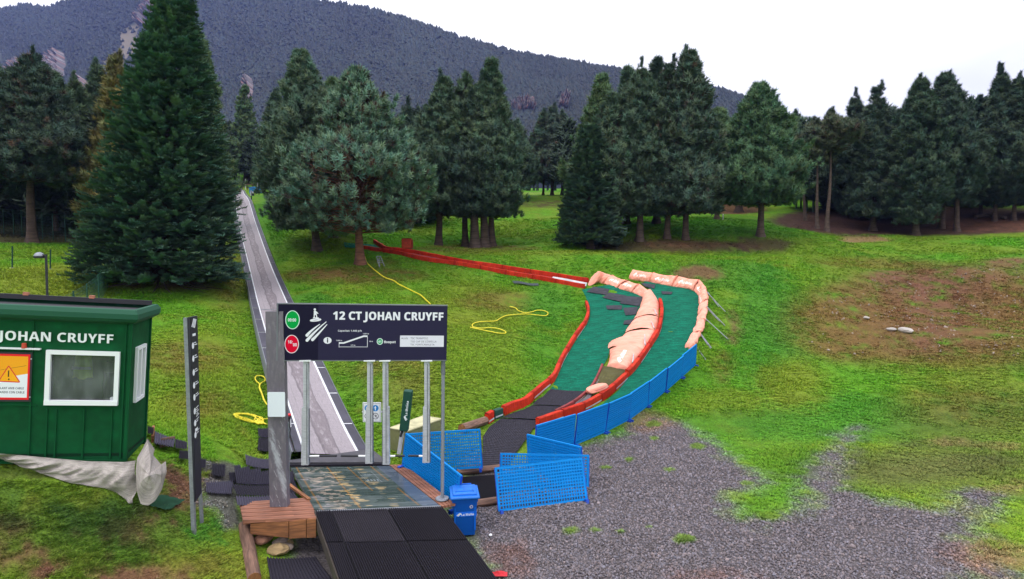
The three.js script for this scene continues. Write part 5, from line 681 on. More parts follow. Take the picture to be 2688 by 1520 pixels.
// ---------------------------------------------------------------- tubing slide
const f7 = (x, y) => [x / 3.31 + 1240, y / 3.31 + 680], g7 = (l) => l.map(([x, y]) => f7(x, y));
const onPix = (l, up = 0) => l.map(([x, y]) => T(x, y, 6, up));
function ribbon(left, right, nu, nv, up, uvs = 1.5) {             // a mat between two outlines, laid on the ground
  const A = polyline(onPix(left)), B = polyline(onPix(right));
  return sheet(nu, nv, (u, v) => { const p = A.at(v).lerp(B.at(v), u); p.y = ground(p.x, p.z) + up + 0.05 * (fbm(p.x * 1.1, p.z * 1.1, 3) - 0.5); p.u = u * 3 / uvs; p.v = v * A.length / uvs; return p; });
}
const greenTex = dataTex(512, (u, v) => { const a = fbm(u * 4, v * 30, 4, 0), b = fbm(u * 6, v * 6, 4, 6), c = vnoise(u * 128, v * 128, 128); const w = smooth(0.66, 0.78, fbm(u * 14 + 3, v * 40, 3)) * 0.35; const k = 0.74 + 0.30 * (a - 0.5) + 0.22 * (b - 0.5) + 0.12 * (c - 0.5); return [k + w, k + w * 0.6, k + w * 0.5]; });
const slideMat = std(0.082, 0.076, 0.100, 0.9, { map: matTex, bumpMap: matBump, bumpScale: 0.012, specularIntensity: 0.3 }), sheetMat = std(0.070, 0.070, 0.086, 0.85, { map: blotchTex, specularIntensity: 0.4 });
const greenMat = std(0.002, 0.215, 0.125, 0.9, { map: greenTex, specularIntensity: 0.3 });
{
  const g = thing('slide_mats', 'green and black matting of the curved tubing slide', 'slide');
  const leftEdge = g7([[950, 268], [985, 330], [1010, 420], [1020, 490], [990, 580], [930, 670], [870, 760], [810, 870], [760, 970], [715, 1080], [680, 1140]]), rightEdge = g7([[1330, 200], [1500, 320], [1470, 420], [1400, 540], [1310, 670], [1200, 760], [1180, 860], [1120, 960], [1060, 1070], [1020, 1120], [990, 1160]]);
  part('inner_lane_mat', ribbon(leftEdge, rightEdge, 24, 70, 0.05), greenMat, g);
  part('outer_lane_mat', ribbon(g7([[1480, 190], [1560, 300], [1640, 400], [1650, 500], [1600, 660], [1530, 770], [1460, 900], [1350, 1040], [1260, 1160], [1100, 1290]]), g7([[1740, 235], [1900, 262], [1975, 320], [1985, 420], [1970, 540], [1930, 650], [1880, 790], [1800, 930], [1640, 1100], [1400, 1290]]), 20, 60, 0.05), greenMat, g);
  const blk = [[[[680, 1138], [600, 1220]], [[990, 1158], [920, 1235]]], [[[604, 1217], [520, 1282]], [[926, 1230], [840, 1296]]], [[[524, 1279], [420, 1335]], [[846, 1292], [750, 1352]]], [[[424, 1332], [250, 1402]], [[756, 1348], [640, 1412]]]];
  blk.forEach(([l, r], i) => part('black_mat', ribbon(g7(l), g7(r), 14, 6, 0.055 + 0.035 * (i % 2), 0.9), slideMat, g));
  part('black_mat', ribbon([[1316, 1102], [1285, 1122], [1268, 1150], [1266, 1232]], [[1436, 1105], [1400, 1128], [1375, 1165], [1330, 1228]], 14, 16, 0.05, 0.9), slideMat, g);
  // black rubber sheets lying on the inner lane
  for (const q of [[[1050, 240], [1190, 262], [1170, 312], [990, 285]], [[1190, 290], [1340, 318], [1290, 372], [1130, 335]], [[1330, 322], [1480, 330], [1450, 408], [1280, 385]], [[1160, 404], [1300, 402], [1300, 440], [1170, 436]], [[1310, 425], [1440, 415], [1420, 480], [1330, 490]], [[1320, 535], [1400, 525], [1385, 568], [1310, 566]], [[1640, 280], [1740, 285], [1730, 306], [1650, 305]], [[1460, 205], [1590, 222], [1580, 258], [1500, 240]]]) part('black_sheet', sheet(6, 5, (u, v) => { const a = q.map(([x, y]) => f7(x, y)), x = lerp(lerp(a[0][0], a[1][0], u), lerp(a[3][0], a[2][0], u), v), y = lerp(lerp(a[0][1], a[1][1], u), lerp(a[3][1], a[2][1], u), v), p = T(x, y, 6, 0.09); p.y += 0.03 * (fbm(u * 4, v * 4 + x, 2) - 0.3); return p; }), sheetMat, g);
  part('white_strip', ribbon(g7([[700, 165], [850, 190], [990, 218]]), g7([[690, 180], [850, 205], [980, 232]]), 3, 10, 0.1), M.white, g);
  zone(onPix([...leftEdge, ...g7([[470, 1310], [250, 1400], [110, 1460]]), [1271, 1130], [1266, 1232], [1330, 1228], [1420, 1190], ...g7([[1240, 1190], [1570, 1010], [1850, 800], [1960, 560], [1985, 420], [1960, 300], [1760, 235], [1500, 240], [1330, 210]])]));
  rebase(g);
}
const grassIsland = onPix(g7([[1140, 950], [1340, 975], [1230, 1100], [1110, 1140], [1065, 1100]]));
{ const p = grassIsland.map((v) => v.clone()); const c = p.reduce((s, v) => s.add(v), V(0, 0, 0)).multiplyScalar(1 / p.length), per = polyline([...p, p[0]]); single('grass_island', sheet(40, 8, (u, v) => { const q = c.clone().lerp(per.at(u), v); q.y = ground(q.x, q.z) + 0.10 + 0.06 * (1 - v) + 0.08 * (fbm(q.x * 4, q.z * 4, 3) - 0.5); return q; }), std(0.115, 0.105, 0.028, 1, { map: blotchTex }), 'small olive grass island between the two slide lanes', 'grass'); }
function padWall(g, name, base, top, segs, th, mat, opt = {}) {   // stuffed fabric wall: base and top are polylines in world space
  const gap = opt.gap ?? 0.012;
  for (let s = 0; s < segs; s++) {
    const m = typeof mat === 'function' ? mat(s) : mat, s0 = s / segs + gap / segs, s1 = (s + 1) / segs - gap / segs;
    const geo = sheet(34, 36, (u, v) => {
      const t = lerp(s0, s1, u), b = base.at(t), e = top.at(t), tan = base.at(clamp(t + 0.01)).sub(base.at(clamp(t - 0.01))).normalize(), nrm = e.clone().sub(b).cross(tan).normalize(); if (nrm.dot(V(-b.x, EYE - b.y, -b.z)) < 0) nrm.negate();
      const a = v * Math.PI * 2, k = 0.5 - 0.5 * Math.cos(a), pinch = 1 - (opt.pinch ?? 0.35) * Math.pow(Math.abs(u * 2 - 1), 5), w = (fbm(t * segs * 4 + v * 3, v * 4 + s * 3.7, 2) - 0.5) * (opt.wrinkle ?? 0.10) + (Math.abs(fbm(t * segs * 9 - v * 7, v * 6 + t * 30, 2) - 0.5)) * -0.16, sag = (opt.sag ?? 0.06) * Math.sin(u * Math.PI);
      const p = b.lerp(e, k * (1 - 0.02 * sag)); p.addScaledVector(nrm, Math.sin(a) * th * 0.5 * pinch * (Math.abs(Math.sin(a)) > 0.2 ? 1 : 0.9) + w); p.y -= sag * k; if (k > 0.999 && opt.flat) p.y += 0;
      if ((s === 0 && u === 0) || (s === segs - 1 && u === 1)) p.copy(base.at(t)).lerp(e, 0.42); p.u = u; p.v = v; return p;
    });
    const pm = part(name, geo, m, g);
    if (opt.strap && s > 0) { const t = s / segs, b = base.at(t), e = top.at(t), tan = base.at(clamp(t + 0.01)).sub(base.at(clamp(t - 0.01))).normalize(), nrm = e.clone().sub(b).cross(tan).normalize(); part('strap', sheet(1, 20, (u, v) => { const a = v * Math.PI * 2, k = 0.5 - 0.5 * Math.cos(a), p = b.clone().lerp(e, k * 1.02); return p.addScaledVector(nrm, Math.sin(a) * th * 0.44).addScaledVector(tan, (u - 0.5) * 0.10); }), M.strap, pm); }
  }
}
function peachTex(text, vertical) { return canvasTex(512, 512, (c, w, h) => { c.fillStyle = '#ee9f88'; c.fillRect(0, 0, w, h); seed = 90 + text.length * 3 + (vertical ? 1 : 0); for (let i = 0; i < 260; i++) { c.fillStyle = rnd() < 0.5 ? `rgba(214,124,98,${0.05 + 0.14 * rnd()})` : `rgba(250,190,165,${0.05 + 0.14 * rnd()})`; c.beginPath(); c.ellipse(rnd() * w, rnd() * h, 10 + rnd() * 60, 4 + rnd() * 22, rnd() * 3, 0, 7); c.fill(); } if (text) { for (const y of [0.25, 0.75]) { c.save(); c.translate(w * 0.5, h * y); if (vertical) c.rotate(Math.PI); logo(c, -w * (vertical ? 0.42 : 0.32), -h * (vertical ? 0.05 : 0.08), w * (vertical ? 0.84 : 0.64), h * (vertical ? 0.10 : 0.16), '#fbeee8'); c.restore(); } } }); }
const peachLogo = std(1, 1, 1, 0.75, { map: peachTex('a') }), peachPlain = std(1, 1, 1, 0.75, { map: peachTex('') });
{ // outer padded wall
  const g = thing('outer_padded_wall', 'peach padded wall round the outer bend of the slide', 'padded barrier');
  const bp = g7([[1352, 176], [1470, 196], [1580, 214], [1720, 240], [1830, 256], [1910, 275], [1955, 310], [1972, 370], [1972, 440], [1955, 530], [1930, 610], [1890, 700], [1852, 788]]), tp = g7([[1395, 92], [1500, 100], [1605, 122], [1760, 142], [1880, 162], [1965, 176], [2012, 215], [2034, 270], [2036, 360], [2032, 450], [2012, 550], [1975, 650], [1925, 735]]);
  const base = polyline(curve(onPix(bp)).getSpacedPoints(80)), bw = curve(onPix(bp)), N = tp.length;
  const top = polyline(curve(tp.map(([x, y], i) => { const b = T(...bp[i]); const back = lerp(0.25, 0.45, i / N); return P(x, y, -b.z + back * (i < 5 ? 1 : 0.3)); })).getSpacedPoints(80));
  padWall(g, 'pad', base, top, 9, 0.34, (s) => (s < 5 ? peachLogo : peachPlain), { strap: true, wrinkle: 0.20, sag: 0.06, pinch: 0.12 });
  for (const [a, b] of [[[2040, 290], [2200, 460]], [[2043, 285], [2140, 415]], [[2035, 410], [2195, 580]], [[2033, 420], [2150, 545]], [[2028, 520], [2222, 697]], [[1982, 645], [2080, 776]], [[1978, 650], [2070, 778]], [[1940, 755], [2030, 878]]]) { const e = T(...f7(...b)), s = P(...f7(...a), -e.z + 1.2); part('strut', rod(e, s, 0.022, 0.022, 8), M.galv, g); }
  rebase(g);
}
{ // inner padding draped over the island
  const g = thing('inner_padded_wall', 'peach padding draped along the middle island of the slide', 'padded barrier');
  const b1 = g7([[1012, 236], [1070, 200], [1180, 226], [1270, 262], [1400, 300], [1490, 345]]), t1 = g7([[1105, 104], [1160, 118], [1290, 168], [1380, 195], [1460, 222], [1560, 285]]);
  padWall(g, 'pad', polyline(curve(onPix(b1)).getSpacedPoints(50)), polyline(curve(t1.map(([x, y], i) => P(x, y, -T(...b1[i]).z + 0.2))).getSpacedPoints(50)), 4, 0.4, (s) => (s > 0 && s < 3 ? peachLogo : peachPlain), { strap: true, wrinkle: 0.18, pinch: 0.15 });
  const b2 = g7([[1485, 340], [1455, 420], [1410, 520], [1340, 630], [1290, 700], [1185, 735], [1195, 850], [1165, 945]]), t2 = g7([[1560, 280], [1612, 345], [1622, 440], [1600, 600], [1545, 720], [1490, 800], [1420, 885], [1345, 965]]);
  const B2 = polyline(curve(onPix(b2)).getSpacedPoints(60)), T2 = polyline(curve(t2.map(([x, y], i) => { const e = T(x, y); return P(x, y, -e.z - 0.3); })).getSpacedPoints(60));
  const bigLogo = std(1, 1, 1, 0.75, { map: peachTex('big', true) });
  padWall(g, 'drape', B2, T2, 5, 0.75, (s) => (s === 4 ? bigLogo : peachPlain), { wrinkle: 0.22, sag: 0.1, pinch: 0.25, gap: 0.004 });
  for (const [a, b] of [[0.22, 0.36], [0.42, 0.55], [0.62, 0.74], [0.80, 0.92]]) part('rope', new THREE.TubeGeometry(curve([0, 0.25, 0.5, 0.75, 1].map((k) => { const p = B2.at(lerp(a, b, k)).lerp(T2.at(lerp(a, b, k)), lerp(0.72, 0.97, k) * 0.95); const n = V(-p.x, EYE - p.y, -p.z).normalize(); return p.addScaledVector(n, 0.60).add(V(0, -0.03 * Math.sin(k * 9), 0)); })), 20, 0.03, 6), M.white, g);
  rebase(g);
  const c = T(...f7(1070, 1185)), pc = thing('peach_cushion', 'small peach cushion at the lower tip of the grass island', 'cushion');
  const geo = new THREE.SphereGeometry(1, 28, 18), p = geo.attributes.position; for (let i = 0; i < p.count; i++) { const x = p.getX(i), y = p.getY(i), z = p.getZ(i), n = 1 + 0.25 * (fbm(x * 2 + 4, y * 2 + z * 2, 3) - 0.5), e = (v) => Math.sign(v) * Math.pow(Math.abs(v), 0.7); p.setXYZ(i, e(x) * 0.50 * n, e(y) * 0.15 * n, e(z) * 0.24 * n); } geo.computeVertexNormals();
  part('cushion', geo.rotateY(0.45).rotateZ(0.22).translate(c.x + 0.05, c.y + 0.28, c.z), peachPlain, pc); part('seam', new THREE.TorusGeometry(0.5, 0.012, 6, 40).scale(1, 0.5, 1).rotateX(Math.PI / 2).rotateY(0.45).rotateZ(0.22).translate(c.x + 0.05, c.y + 0.28, c.z), M.strap, pc); rebase(pc);
}
function edging(name, label, pix, h, th, segs, mats, lean = 0) {   // low padded edge band in segments
  const g = thing(name, label, 'edging'), path = polyline(curve(onPix(pix)).getSpacedPoints(90));
  const L = path.length;
  for (let s = 0; s < segs; s++) { const t0 = s / segs + 0.03 / L, t1 = (s + 1) / segs - 0.03 / L; const prof = [[-0.5, -0.15], [-0.5, 0.85], [-0.38, 0.97], [0.38, 1], [0.5, 0.88], [0.5, -0.15]];
    const geo = sheet(prof.length - 1, 14, (u, v) => { const t = lerp(t0, t1, v), p = path.at(t), d = path.at(clamp(t + 0.005)).sub(path.at(clamp(t - 0.005))).normalize(), r = V(-d.z, 0, d.x).normalize(), [a, b] = prof[Math.round(u * (prof.length - 1))]; const w = 1 + 0.14 * (fbm(t * L * 1.3, s + a, 2) - 0.5); p.addScaledVector(r, a * th * w + lean * b * h); p.y = ground(path.at(t).x, path.at(t).z) + b * h * w; return p; });
    const cap = (t) => { const p0 = path.at(t), d = path.at(clamp(t + 0.005)).sub(path.at(clamp(t - 0.005))).normalize(), r = V(-d.z, 0, d.x).normalize(); return slabV([[-0.5, -0.15], [0.5, -0.15], [0.5, 0.9], [-0.5, 0.9]].map(([a, b]) => { const p = p0.clone().addScaledVector(r, a * th + lean * b * h); p.y = ground(p0.x, p0.z) + b * h; return p; }), 0.01); };
    part('pad', merge([geo, cap(t0), cap(t1)]), typeof mats === 'function' ? mats(s) : mats, g);
    if (s % 2 === 0) part('base_strip', sheet(1, 10, (u, v) => { const t = lerp(t0, t1, v), p = path.at(t), d = path.at(clamp(t + 0.005)).sub(path.at(clamp(t - 0.005))).normalize(), r = V(-d.z, 0, d.x).normalize(), q = p.clone().addScaledVector(r, -(0.56) * th * (lean > 0 ? -1 : 1)); q.y = ground(p.x, p.z) + u * h * 0.18 + 0.02; return q; }), M.white, g);
  }
  rebase(g); return g;
}
const redA = M.red, redB = std(0.86, 0.042, 0.014, 0.6, { map: weaveTex, specularIntensity: 0.3 });
edging('red_edging', 'red padded edge band along the left side of the inner slide lane', g7([[990, 400], [1008, 470], [985, 560], [932, 640], [870, 730], [830, 800], [780, 890], [745, 970], [700, 1060], [620, 1130], [540, 1200], [450, 1275], [350, 1310], [262, 1350]]), 0.30, 0.16, 8, (s) => (s % 2 ? redA : redB));
edging('green_edging', 'short dark green piece in the red edge band near the log', g7([[256, 1356], [180, 1385]]), 0.28, 0.16, 1, M.greenDark);
edging('red_edging', 'short ribbed red end piece of the left edge band beside the log', g7([[174, 1388], [122, 1425]]), 0.32, 0.16, 1, redB);
edging('red_edging', 'red padded edge band between the inner padding and the outer lane', g7([[1630, 385], [1645, 450], [1640, 540], [1612, 650], [1560, 740], [1510, 820], [1440, 920], [1370, 1005], [1340, 1030]]), 0.34, 0.18, 6, (s) => (s % 2 ? redA : redB));
edging('red_edging', 'red edge band below the grass island, along the outer lane', g7([[1335, 1040], [1240, 1130], [1160, 1195], [1060, 1260], [960, 1312], [800, 1370], [690, 1412], [560, 1455]]), 0.30, 0.16, 5, (s) => (s % 2 ? redB : redA));
edging('thin_red_edging', 'thin dull red strip along the left side of the grass island', g7([[1130, 935], [1085, 1040], [1040, 1120], [960, 1200], [860, 1275], [720, 1350]]), 0.16, 0.09, 4, std(0.42, 0.05, 0.05, 0.7, { map: weaveTex }));
{ const g = thing('grey_liner', 'grey fabric liner between the thin strip and the red edge band', 'liner'); part('fabric', ribbon(g7([[1105, 1045], [1062, 1120], [985, 1215], [860, 1300], [740, 1370]]), g7([[1110, 1110], [1075, 1150], [1010, 1245], [900, 1315], [760, 1385]]), 6, 30, 0.10), std(0.20, 0.17, 0.19, 0.85, { map: weaveTex }), g); rebase(g); }
const fz = (l) => l.map(([x, y]) => [x / 3.9 + 900, y / 3.9 + 600]);
edging('red_channel_wall', 'upper red wall of the channel feeding the slide', fz([[320, 145], [390, 190], [450, 222], [600, 240], [760, 262], [950, 300], [1150, 340], [1250, 358], [1550, 400], [2000, 470], [2300, 520], [2520, 552]]), 0.31, 0.18, 9, (s) => (s % 2 ? redA : redB));
edging('red_channel_wall', 'lower red wall of the channel feeding the slide', fz([[205, 208], [400, 238], [600, 272], [850, 330], [1100, 362], [1260, 386], [1450, 424], [1700, 470], [1980, 516], [2250, 570], [2480, 612]]), 0.29, 0.18, 9, (s) => (s % 2 ? redB : redA));
{ const g = thing('channel_mat', 'red and green matting lying in the channel above the slide', 'mat'); part('red_mat', ribbon(fz([[420, 222], [760, 268], [1150, 345], [1550, 408], [2000, 480], [2240, 522]]), fz([[420, 238], [760, 305], [1150, 366], [1550, 440], [2000, 516], [2240, 560]]), 4, 40, 0.06), M.redDark, g); part('green_mat', ribbon(fz([[10, 150], [120, 160], [230, 165], [330, 175]]), fz([[20, 200], [140, 205], [260, 208], [400, 222]]), 6, 20, 0.06), greenMat, g); part('white_mat', ribbon(fz([[2100, 512], [2300, 545], [2500, 565]]), fz([[2100, 525], [2300, 572], [2490, 600]]), 4, 12, 0.08), M.white, g); rebase(g); }
{ const g = thing('orange_pad', 'upright orange padded block left of the tree trunk cluster', 'pad'), b = T(1068, 653, 30), z = -b.z, a = P(1068, 627, z); part('block', new RoundedBoxGeometry(26 * z / FOC, a.y - b.y, 0.35, 3, 0.06).translate(b.x, (a.y + b.y) / 2, b.z), std(0.78, 0.07, 0.015, 0.65, { map: weaveTex }), g); part('side_flap', boxAt(0.03, (a.y - b.y) * 0.9, 0.36, b.x + 15 * z / FOC, (a.y + b.y) / 2 - 0.03, b.z), M.redDark, g); part('top_cover', boxAt(0.7, 0.05, 0.4, b.x + 0.02, a.y + 0.02, b.z), M.redDark, g); rebase(g); }
{ const g = thing('trestle', 'small grey metal trestle on the lawn right of the reddish pine trunk', 'trestle'), q = (x, y) => [x / 3.9 + 900, y / 3.9 + 600], b = T(...q(385, 400)), z = -b.z; for (const [x0, y0, x1, y1, d] of [[345, 290, 375, 400, 0], [385, 285, 425, 385, 0.2], [355, 330, 385, 285, 0.1], [378, 400, 372, 290, 0.25]]) part('leg', rod(P(...q(x0, y0), z + d), P(...q(x1, y1), z + d), 0.025), M.galv, g); for (const y of [330, 350]) part('rung', rod(P(...q(352, y), z + 0.05), P(...q(410, y), z + 0.15), 0.02), M.galv, g); part('top_bar', rod(P(...q(340, 286), z), P(...q(390, 283), z + 0.2), 0.025), M.galv, g); rebase(g); }
{ const q = [[1343, 737], [1412, 744], [1415, 750], [1350, 744]]; single('grey_strip', sheet(20, 4, (u, v) => { const p = T(lerp(lerp(q[0][0], q[1][0], u), lerp(q[3][0], q[2][0], u), v), lerp(lerp(q[0][1], q[1][1], u), lerp(q[3][1], q[2][1], u), v), 6, 0.07); p.y += 0.03 * Math.sin(u * 7); return p; }), std(0.06, 0.085, 0.085, 0.8, { map: blotchTex }), 'dark grey rubber strip lying on the lawn below the red channel', 'mat'); }

// ---------------------------------------------------------------- blue plastic panels
const lattice = (() => { const frame = [boxAt(2, 0.05, 0.045, 1, 0.025, 0), boxAt(2, 0.05, 0.045, 1, 0.975, 0), boxAt(0.05, 0.9, 0.045, 0.025, 0.5, 0), boxAt(0.05, 0.9, 0.045, 1.975, 0.5, 0)], mid = [boxAt(0.025, 0.9, 0.04, 0.965, 0.5, 0), boxAt(0.025, 0.9, 0.04, 1.035, 0.5, 0)], bars = []; for (let i = 1; i < 12; i++) bars.push(boxAt(1.9, 0.032, 0.046, 1, 0.05 + 0.9 * i / 12, 0)); for (let k = 0; k < 2; k++) for (let i = 1; i < 15; i++) bars.push(boxAt(0.026, 0.9, 0.042, (k ? 1.05 : 0.05) + 0.9 * i / 15, 0.5, 0)); return { frame: merge(frame), mid: merge(mid), bars: merge(bars), edge: merge([boxAt(0.012, 0.96, 0.05, -0.004, 0.5, 0), boxAt(0.012, 0.96, 0.05, 2.004, 0.5, 0)]), foot: merge([boxAt(0.06, 0.10, 0.34, 0.05, -0.02, 0), boxAt(0.06, 0.10, 0.34, 1.95, -0.02, 0)]) }; })();
const protoPanel = new THREE.Group(); protoPanel.name = 'blue_panel';
for (const [n, k, m] of [['frame', 'frame', M.blue], ['middle_bar', 'mid', M.blue], ['lattice', 'bars', M.blue], ['end_edge', 'edge', M.blueDark], ['foot', 'foot', M.blueDark]]) part(n, lattice[k], m, protoPanel);
function bluePanel(A, B, C, label, group) {                        // A lower left, B lower right, C point on the left end's top
  const g = protoPanel.clone(); g.name = numbered('blue_panel'); scene.add(g);
  const X = B.clone().sub(A), L = X.length(); X.normalize(); const Y = C.clone().sub(A), H = Y.length(); Y.addScaledVector(X, -Y.dot(X)).normalize(); const Z = X.clone().cross(Y).normalize();
  g.position.copy(A); g.quaternion.setFromRotationMatrix(new THREE.Matrix4().makeBasis(X, Y, Z)); g.scale.set(L / 2, H, 1); return tag(g, label, 'fence panel', group);
}
{
  const bp = [[1402, 1206], [1554, 1153], [1628, 1116], [1680, 1082], [1757, 1018], [1826, 958]], path = polyline(onPix(bp)), n = 7;
  const ord = ['nearest', 'second nearest', 'third', 'middle', 'fifth', 'second farthest', 'farthest'];
  for (let i = 0; i < n; i++) { const A = path.at(i / n), B = path.at((i + 1) / n - 0.004), d = B.clone().sub(A).normalize(), out = V(-d.z, 0, d.x).normalize(); A.y = ground(A.x, A.z) + 0.02; B.y = ground(B.x, B.z) + 0.02; A.addScaledVector(out, 0.02 * (i % 2)); bluePanel(A, B, A.clone().add(V(0, 1.02, 0)).addScaledVector(out, 0.10 + 0.03 * ((i * 7) % 3)), `${ord[i]} of the seven blue plastic panels fencing the outer slide lane`, 'blue panels along the outer slide lane'); }
  const G = 'loose blue panels round the end of the slide', z6 = (x, y) => [x / 3.467 + 1000, y / 3.467 + 1000];
  let A = T(...z6(1070, 1190)), B = T(...z6(1880, 1084)); bluePanel(A, B, P(...z6(1008, 792), -A.z + 0.28), 'leaning blue lattice panel in front, standing on the gravel', G);
  A = P(...z6(1078, 985), 15.0); B = P(...z6(1890, 1000), 15.1); bluePanel(A, B, P(...z6(1082, 656), 15.15), 'blue lattice panel standing right behind the front leaning one', G);
  A = T(1388, 1222); B = T(1530, 1262); bluePanel(A, B, P(1369, 1138, -A.z + 0.1), 'oblique blue panel joining the curved fence near its lower end', G);
  A = D(1057, 1221, 0.70); B = P(1199, 1341, 13.15); bluePanel(A, B, P(1054, 1130, -A.z + 0.02), 'blue panel beside the boarding deck, behind the wheeled bin', G);
  A = P(1078, 1240, 15.95); B = P(1267, 1228, 15.9); bluePanel(A, B, P(1077, 1138, 16.0), 'blue lattice panel across the slide end, in front of the cream topped box', G);
  const tA = P(655, 507, 96), tB = P(690, 505, 96); bluePanel(tA, tB, P(656, 491, 96), 'tiny blue panel at the top of the conveyor', G);
}
{ // bin
  const g = thing('wheeled_bin', 'blue two wheeled rubbish bin at the corner of the ramp', 'bin'), b = T(1218, 1402), q = (x, y, z) => V(x, y, z), ry = 0.14;
  const loft = (w0, d0, w1, d1, y0, y1) => { const c = (w, d, y) => [q(-w, y, d), q(w, y, d), q(w, y, -d), q(-w, y, -d)], A = c(w0, d0, y0), B = c(w1, d1, y1), pos = []; for (let k = 0; k < 4; k++) { const n = (k + 1) % 4; for (const p of [A[k], A[n], B[n], A[k], B[n], B[k]]) pos.push(p.x, p.y, p.z); } for (const p of [A[2], A[1], A[0], A[3], A[2], A[0], B[0], B[1], B[2], B[0], B[2], B[3]]) pos.push(p.x, p.y, p.z); const geo = new THREE.BufferGeometry(); geo.setAttribute('position', new THREE.Float32BufferAttribute(pos, 3)); geo.setAttribute('uv', new THREE.Float32BufferAttribute(new Float32Array(pos.length / 3 * 2), 2)); geo.computeVertexNormals(); return geo; };
  const blue = std(0.003, 0.190, 0.95, 0.5, { map: blotchTex, specularIntensity: 0.5 }), put = (n, geo, m, parent = g) => part(n, geo, m, parent);
  put('body', merge([loft(0.19, 0.20, 0.235, 0.265, 0.03, 0.80), loft(0.245, 0.275, 0.25, 0.28, 0.76, 0.84), boxAt(0.03, 0.6, 0.012, -0.19, 0.45, 0.245), boxAt(0.03, 0.6, 0.012, 0.19, 0.45, 0.245)]), blue);
  const lid = put('lid', merge([new RoundedBoxGeometry(0.56, 0.05, 0.62, 3, 0.02).translate(0, 0.865, 0.02), new RoundedBoxGeometry(0.46, 0.05, 0.48, 3, 0.02).translate(0, 0.905, 0), boxAt(0.36, 0.015, 0.02, 0, 0.937, 0.12), boxAt(0.02, 0.015, 0.3, -0.17, 0.937, 0), boxAt(0.02, 0.015, 0.3, 0.17, 0.937, 0)]), std(0.010, 0.23, 0.92, 0.45, { map: blotchTex }));
  put('lid_handle', rod(q(-0.16, 0.9, -0.33), q(0.16, 0.9, -0.33), 0.016), blue, lid);
  for (const s of [-1, 1]) put('wheel', new THREE.CylinderGeometry(0.10, 0.10, 0.05, 20).rotateZ(Math.PI / 2).translate(s * 0.22, 0.10, -0.25), M.dark);
  put('axle', rod(q(-0.22, 0.1, -0.25), q(0.22, 0.1, -0.25), 0.012), M.galv);
  const t = canvasTex(512, 128, (c, w, h) => { c.fillStyle = '#0d6ce8'; c.fillRect(0, 0, w, h); logo(c, 20, 4, 480, 120, '#f4f6fa'); });
  const tilt = Math.atan2(0.065, 0.77), m = new THREE.Matrix4().makeRotationX(tilt);
  put('logo_print', new THREE.PlaneGeometry(0.40, 0.105).applyMatrix4(m).translate(0.02, 0.50, 0.246), std(1, 1, 1, 0.5, { map: t }));
  const k = put('lock_badge', new THREE.CylinderGeometry(0.035, 0.035, 0.012, 20).rotateX(Math.PI / 2).applyMatrix4(m).translate(0.12, 0.655, 0.257), M.alu); put('badge_centre', new THREE.CylinderGeometry(0.016, 0.016, 0.006, 12).rotateX(Math.PI / 2).applyMatrix4(m).translate(0.123, 0.655, 0.265), M.blueDark, k);
  g.rotation.y = ry; g.scale.set(1.12, 1.03, 1.12); g.position.set(b.x, b.y, b.z - 0.1); zone([[-0.3, -0.4], [0.3, -0.4], [0.3, 0.3], [-0.3, 0.3]].map(([x, z]) => V(b.x + x, 0, b.z + z)));
}
{ // cream topped box and padded post
  const g = thing('utility_box', 'olive concrete box with a cream lid behind the blue panels', 'box'), h = 1.08, c = [[1024, 1122], [1071, 1130], [1158, 1099], [1110, 1091]].map(([x, y]) => D(x, y, h)), lid = c.map((p) => p.clone());
  const dn = (p, y) => V(p.x, y, p.z); const lo = c.map((p) => dn(p, ground(p.x, p.z) - 0.1));
  part('body', merge([slabV([lo[0], lo[1], dn(c[1], h - 0.02), dn(c[0], h - 0.02)], 0.05), slabV([lo[1], lo[2], dn(c[2], h - 0.02), dn(c[1], h - 0.02)], 0.05), slabV([lo[2], lo[3], dn(c[3], h - 0.02), dn(c[2], h - 0.02)], 0.05), slabV([lo[3], lo[0], dn(c[0], h - 0.02), dn(c[3], h - 0.02)], 0.05)]), M.concrete, g);
  const mid = c.reduce((s, p) => s.add(p), V(0, 0, 0)).multiplyScalar(0.25); const [a, b, d, e] = lid.map((p) => p.sub(mid).multiplyScalar(1.05).add(mid)); part('lid', slab(a, e, d, b, 0.05), M.cream, g); rebase(g);
  const k = thing('padded_post', 'dark green padded post with white lettering leaning behind the deck', 'post'), z = 15.2, lo2 = P(1060.5, 1130, z), hi = P(1072.5, 1024, z), w = 23 * z / FOC;
  const L = lo2.distanceTo(hi), q = new THREE.Quaternion().setFromUnitVectors(UP, hi.clone().sub(lo2).normalize()), mt = new THREE.Matrix4().compose(lo2, q, V(1, 1, 1));
  part('pad', new RoundedBoxGeometry(w, L, w, 3, 0.035).translate(0, L / 2, 0).applyMatrix4(mt), std(0.003, 0.060, 0.036, 0.6), k);
  part('print', new THREE.PlaneGeometry(0.13, 0.56).translate(0.01, L * 0.52, w / 2 + 0.003).applyMatrix4(mt), std(1, 1, 1, 0.6, { map: canvasTex(96, 416, (c2, W, H) => { c2.fillStyle = '#0d4535'; c2.fillRect(0, 0, W, H); c2.translate(W / 2, H / 2); c2.rotate(-Math.PI / 2); logo(c2, -H / 2 + 8, -44, H - 16, 88, '#eef4f2'); }) }), k);
  part('leg', beam(P(1047, 1191, z + 0.05), P(1056, 1131, z + 0.05), 0.09, 0.09, V(0, 0, 1)), M.white, k); part('leg', rod(P(1051, 1146, z), P(1060, 1120, z), 0.03), M.dark, k); rebase(k);
}
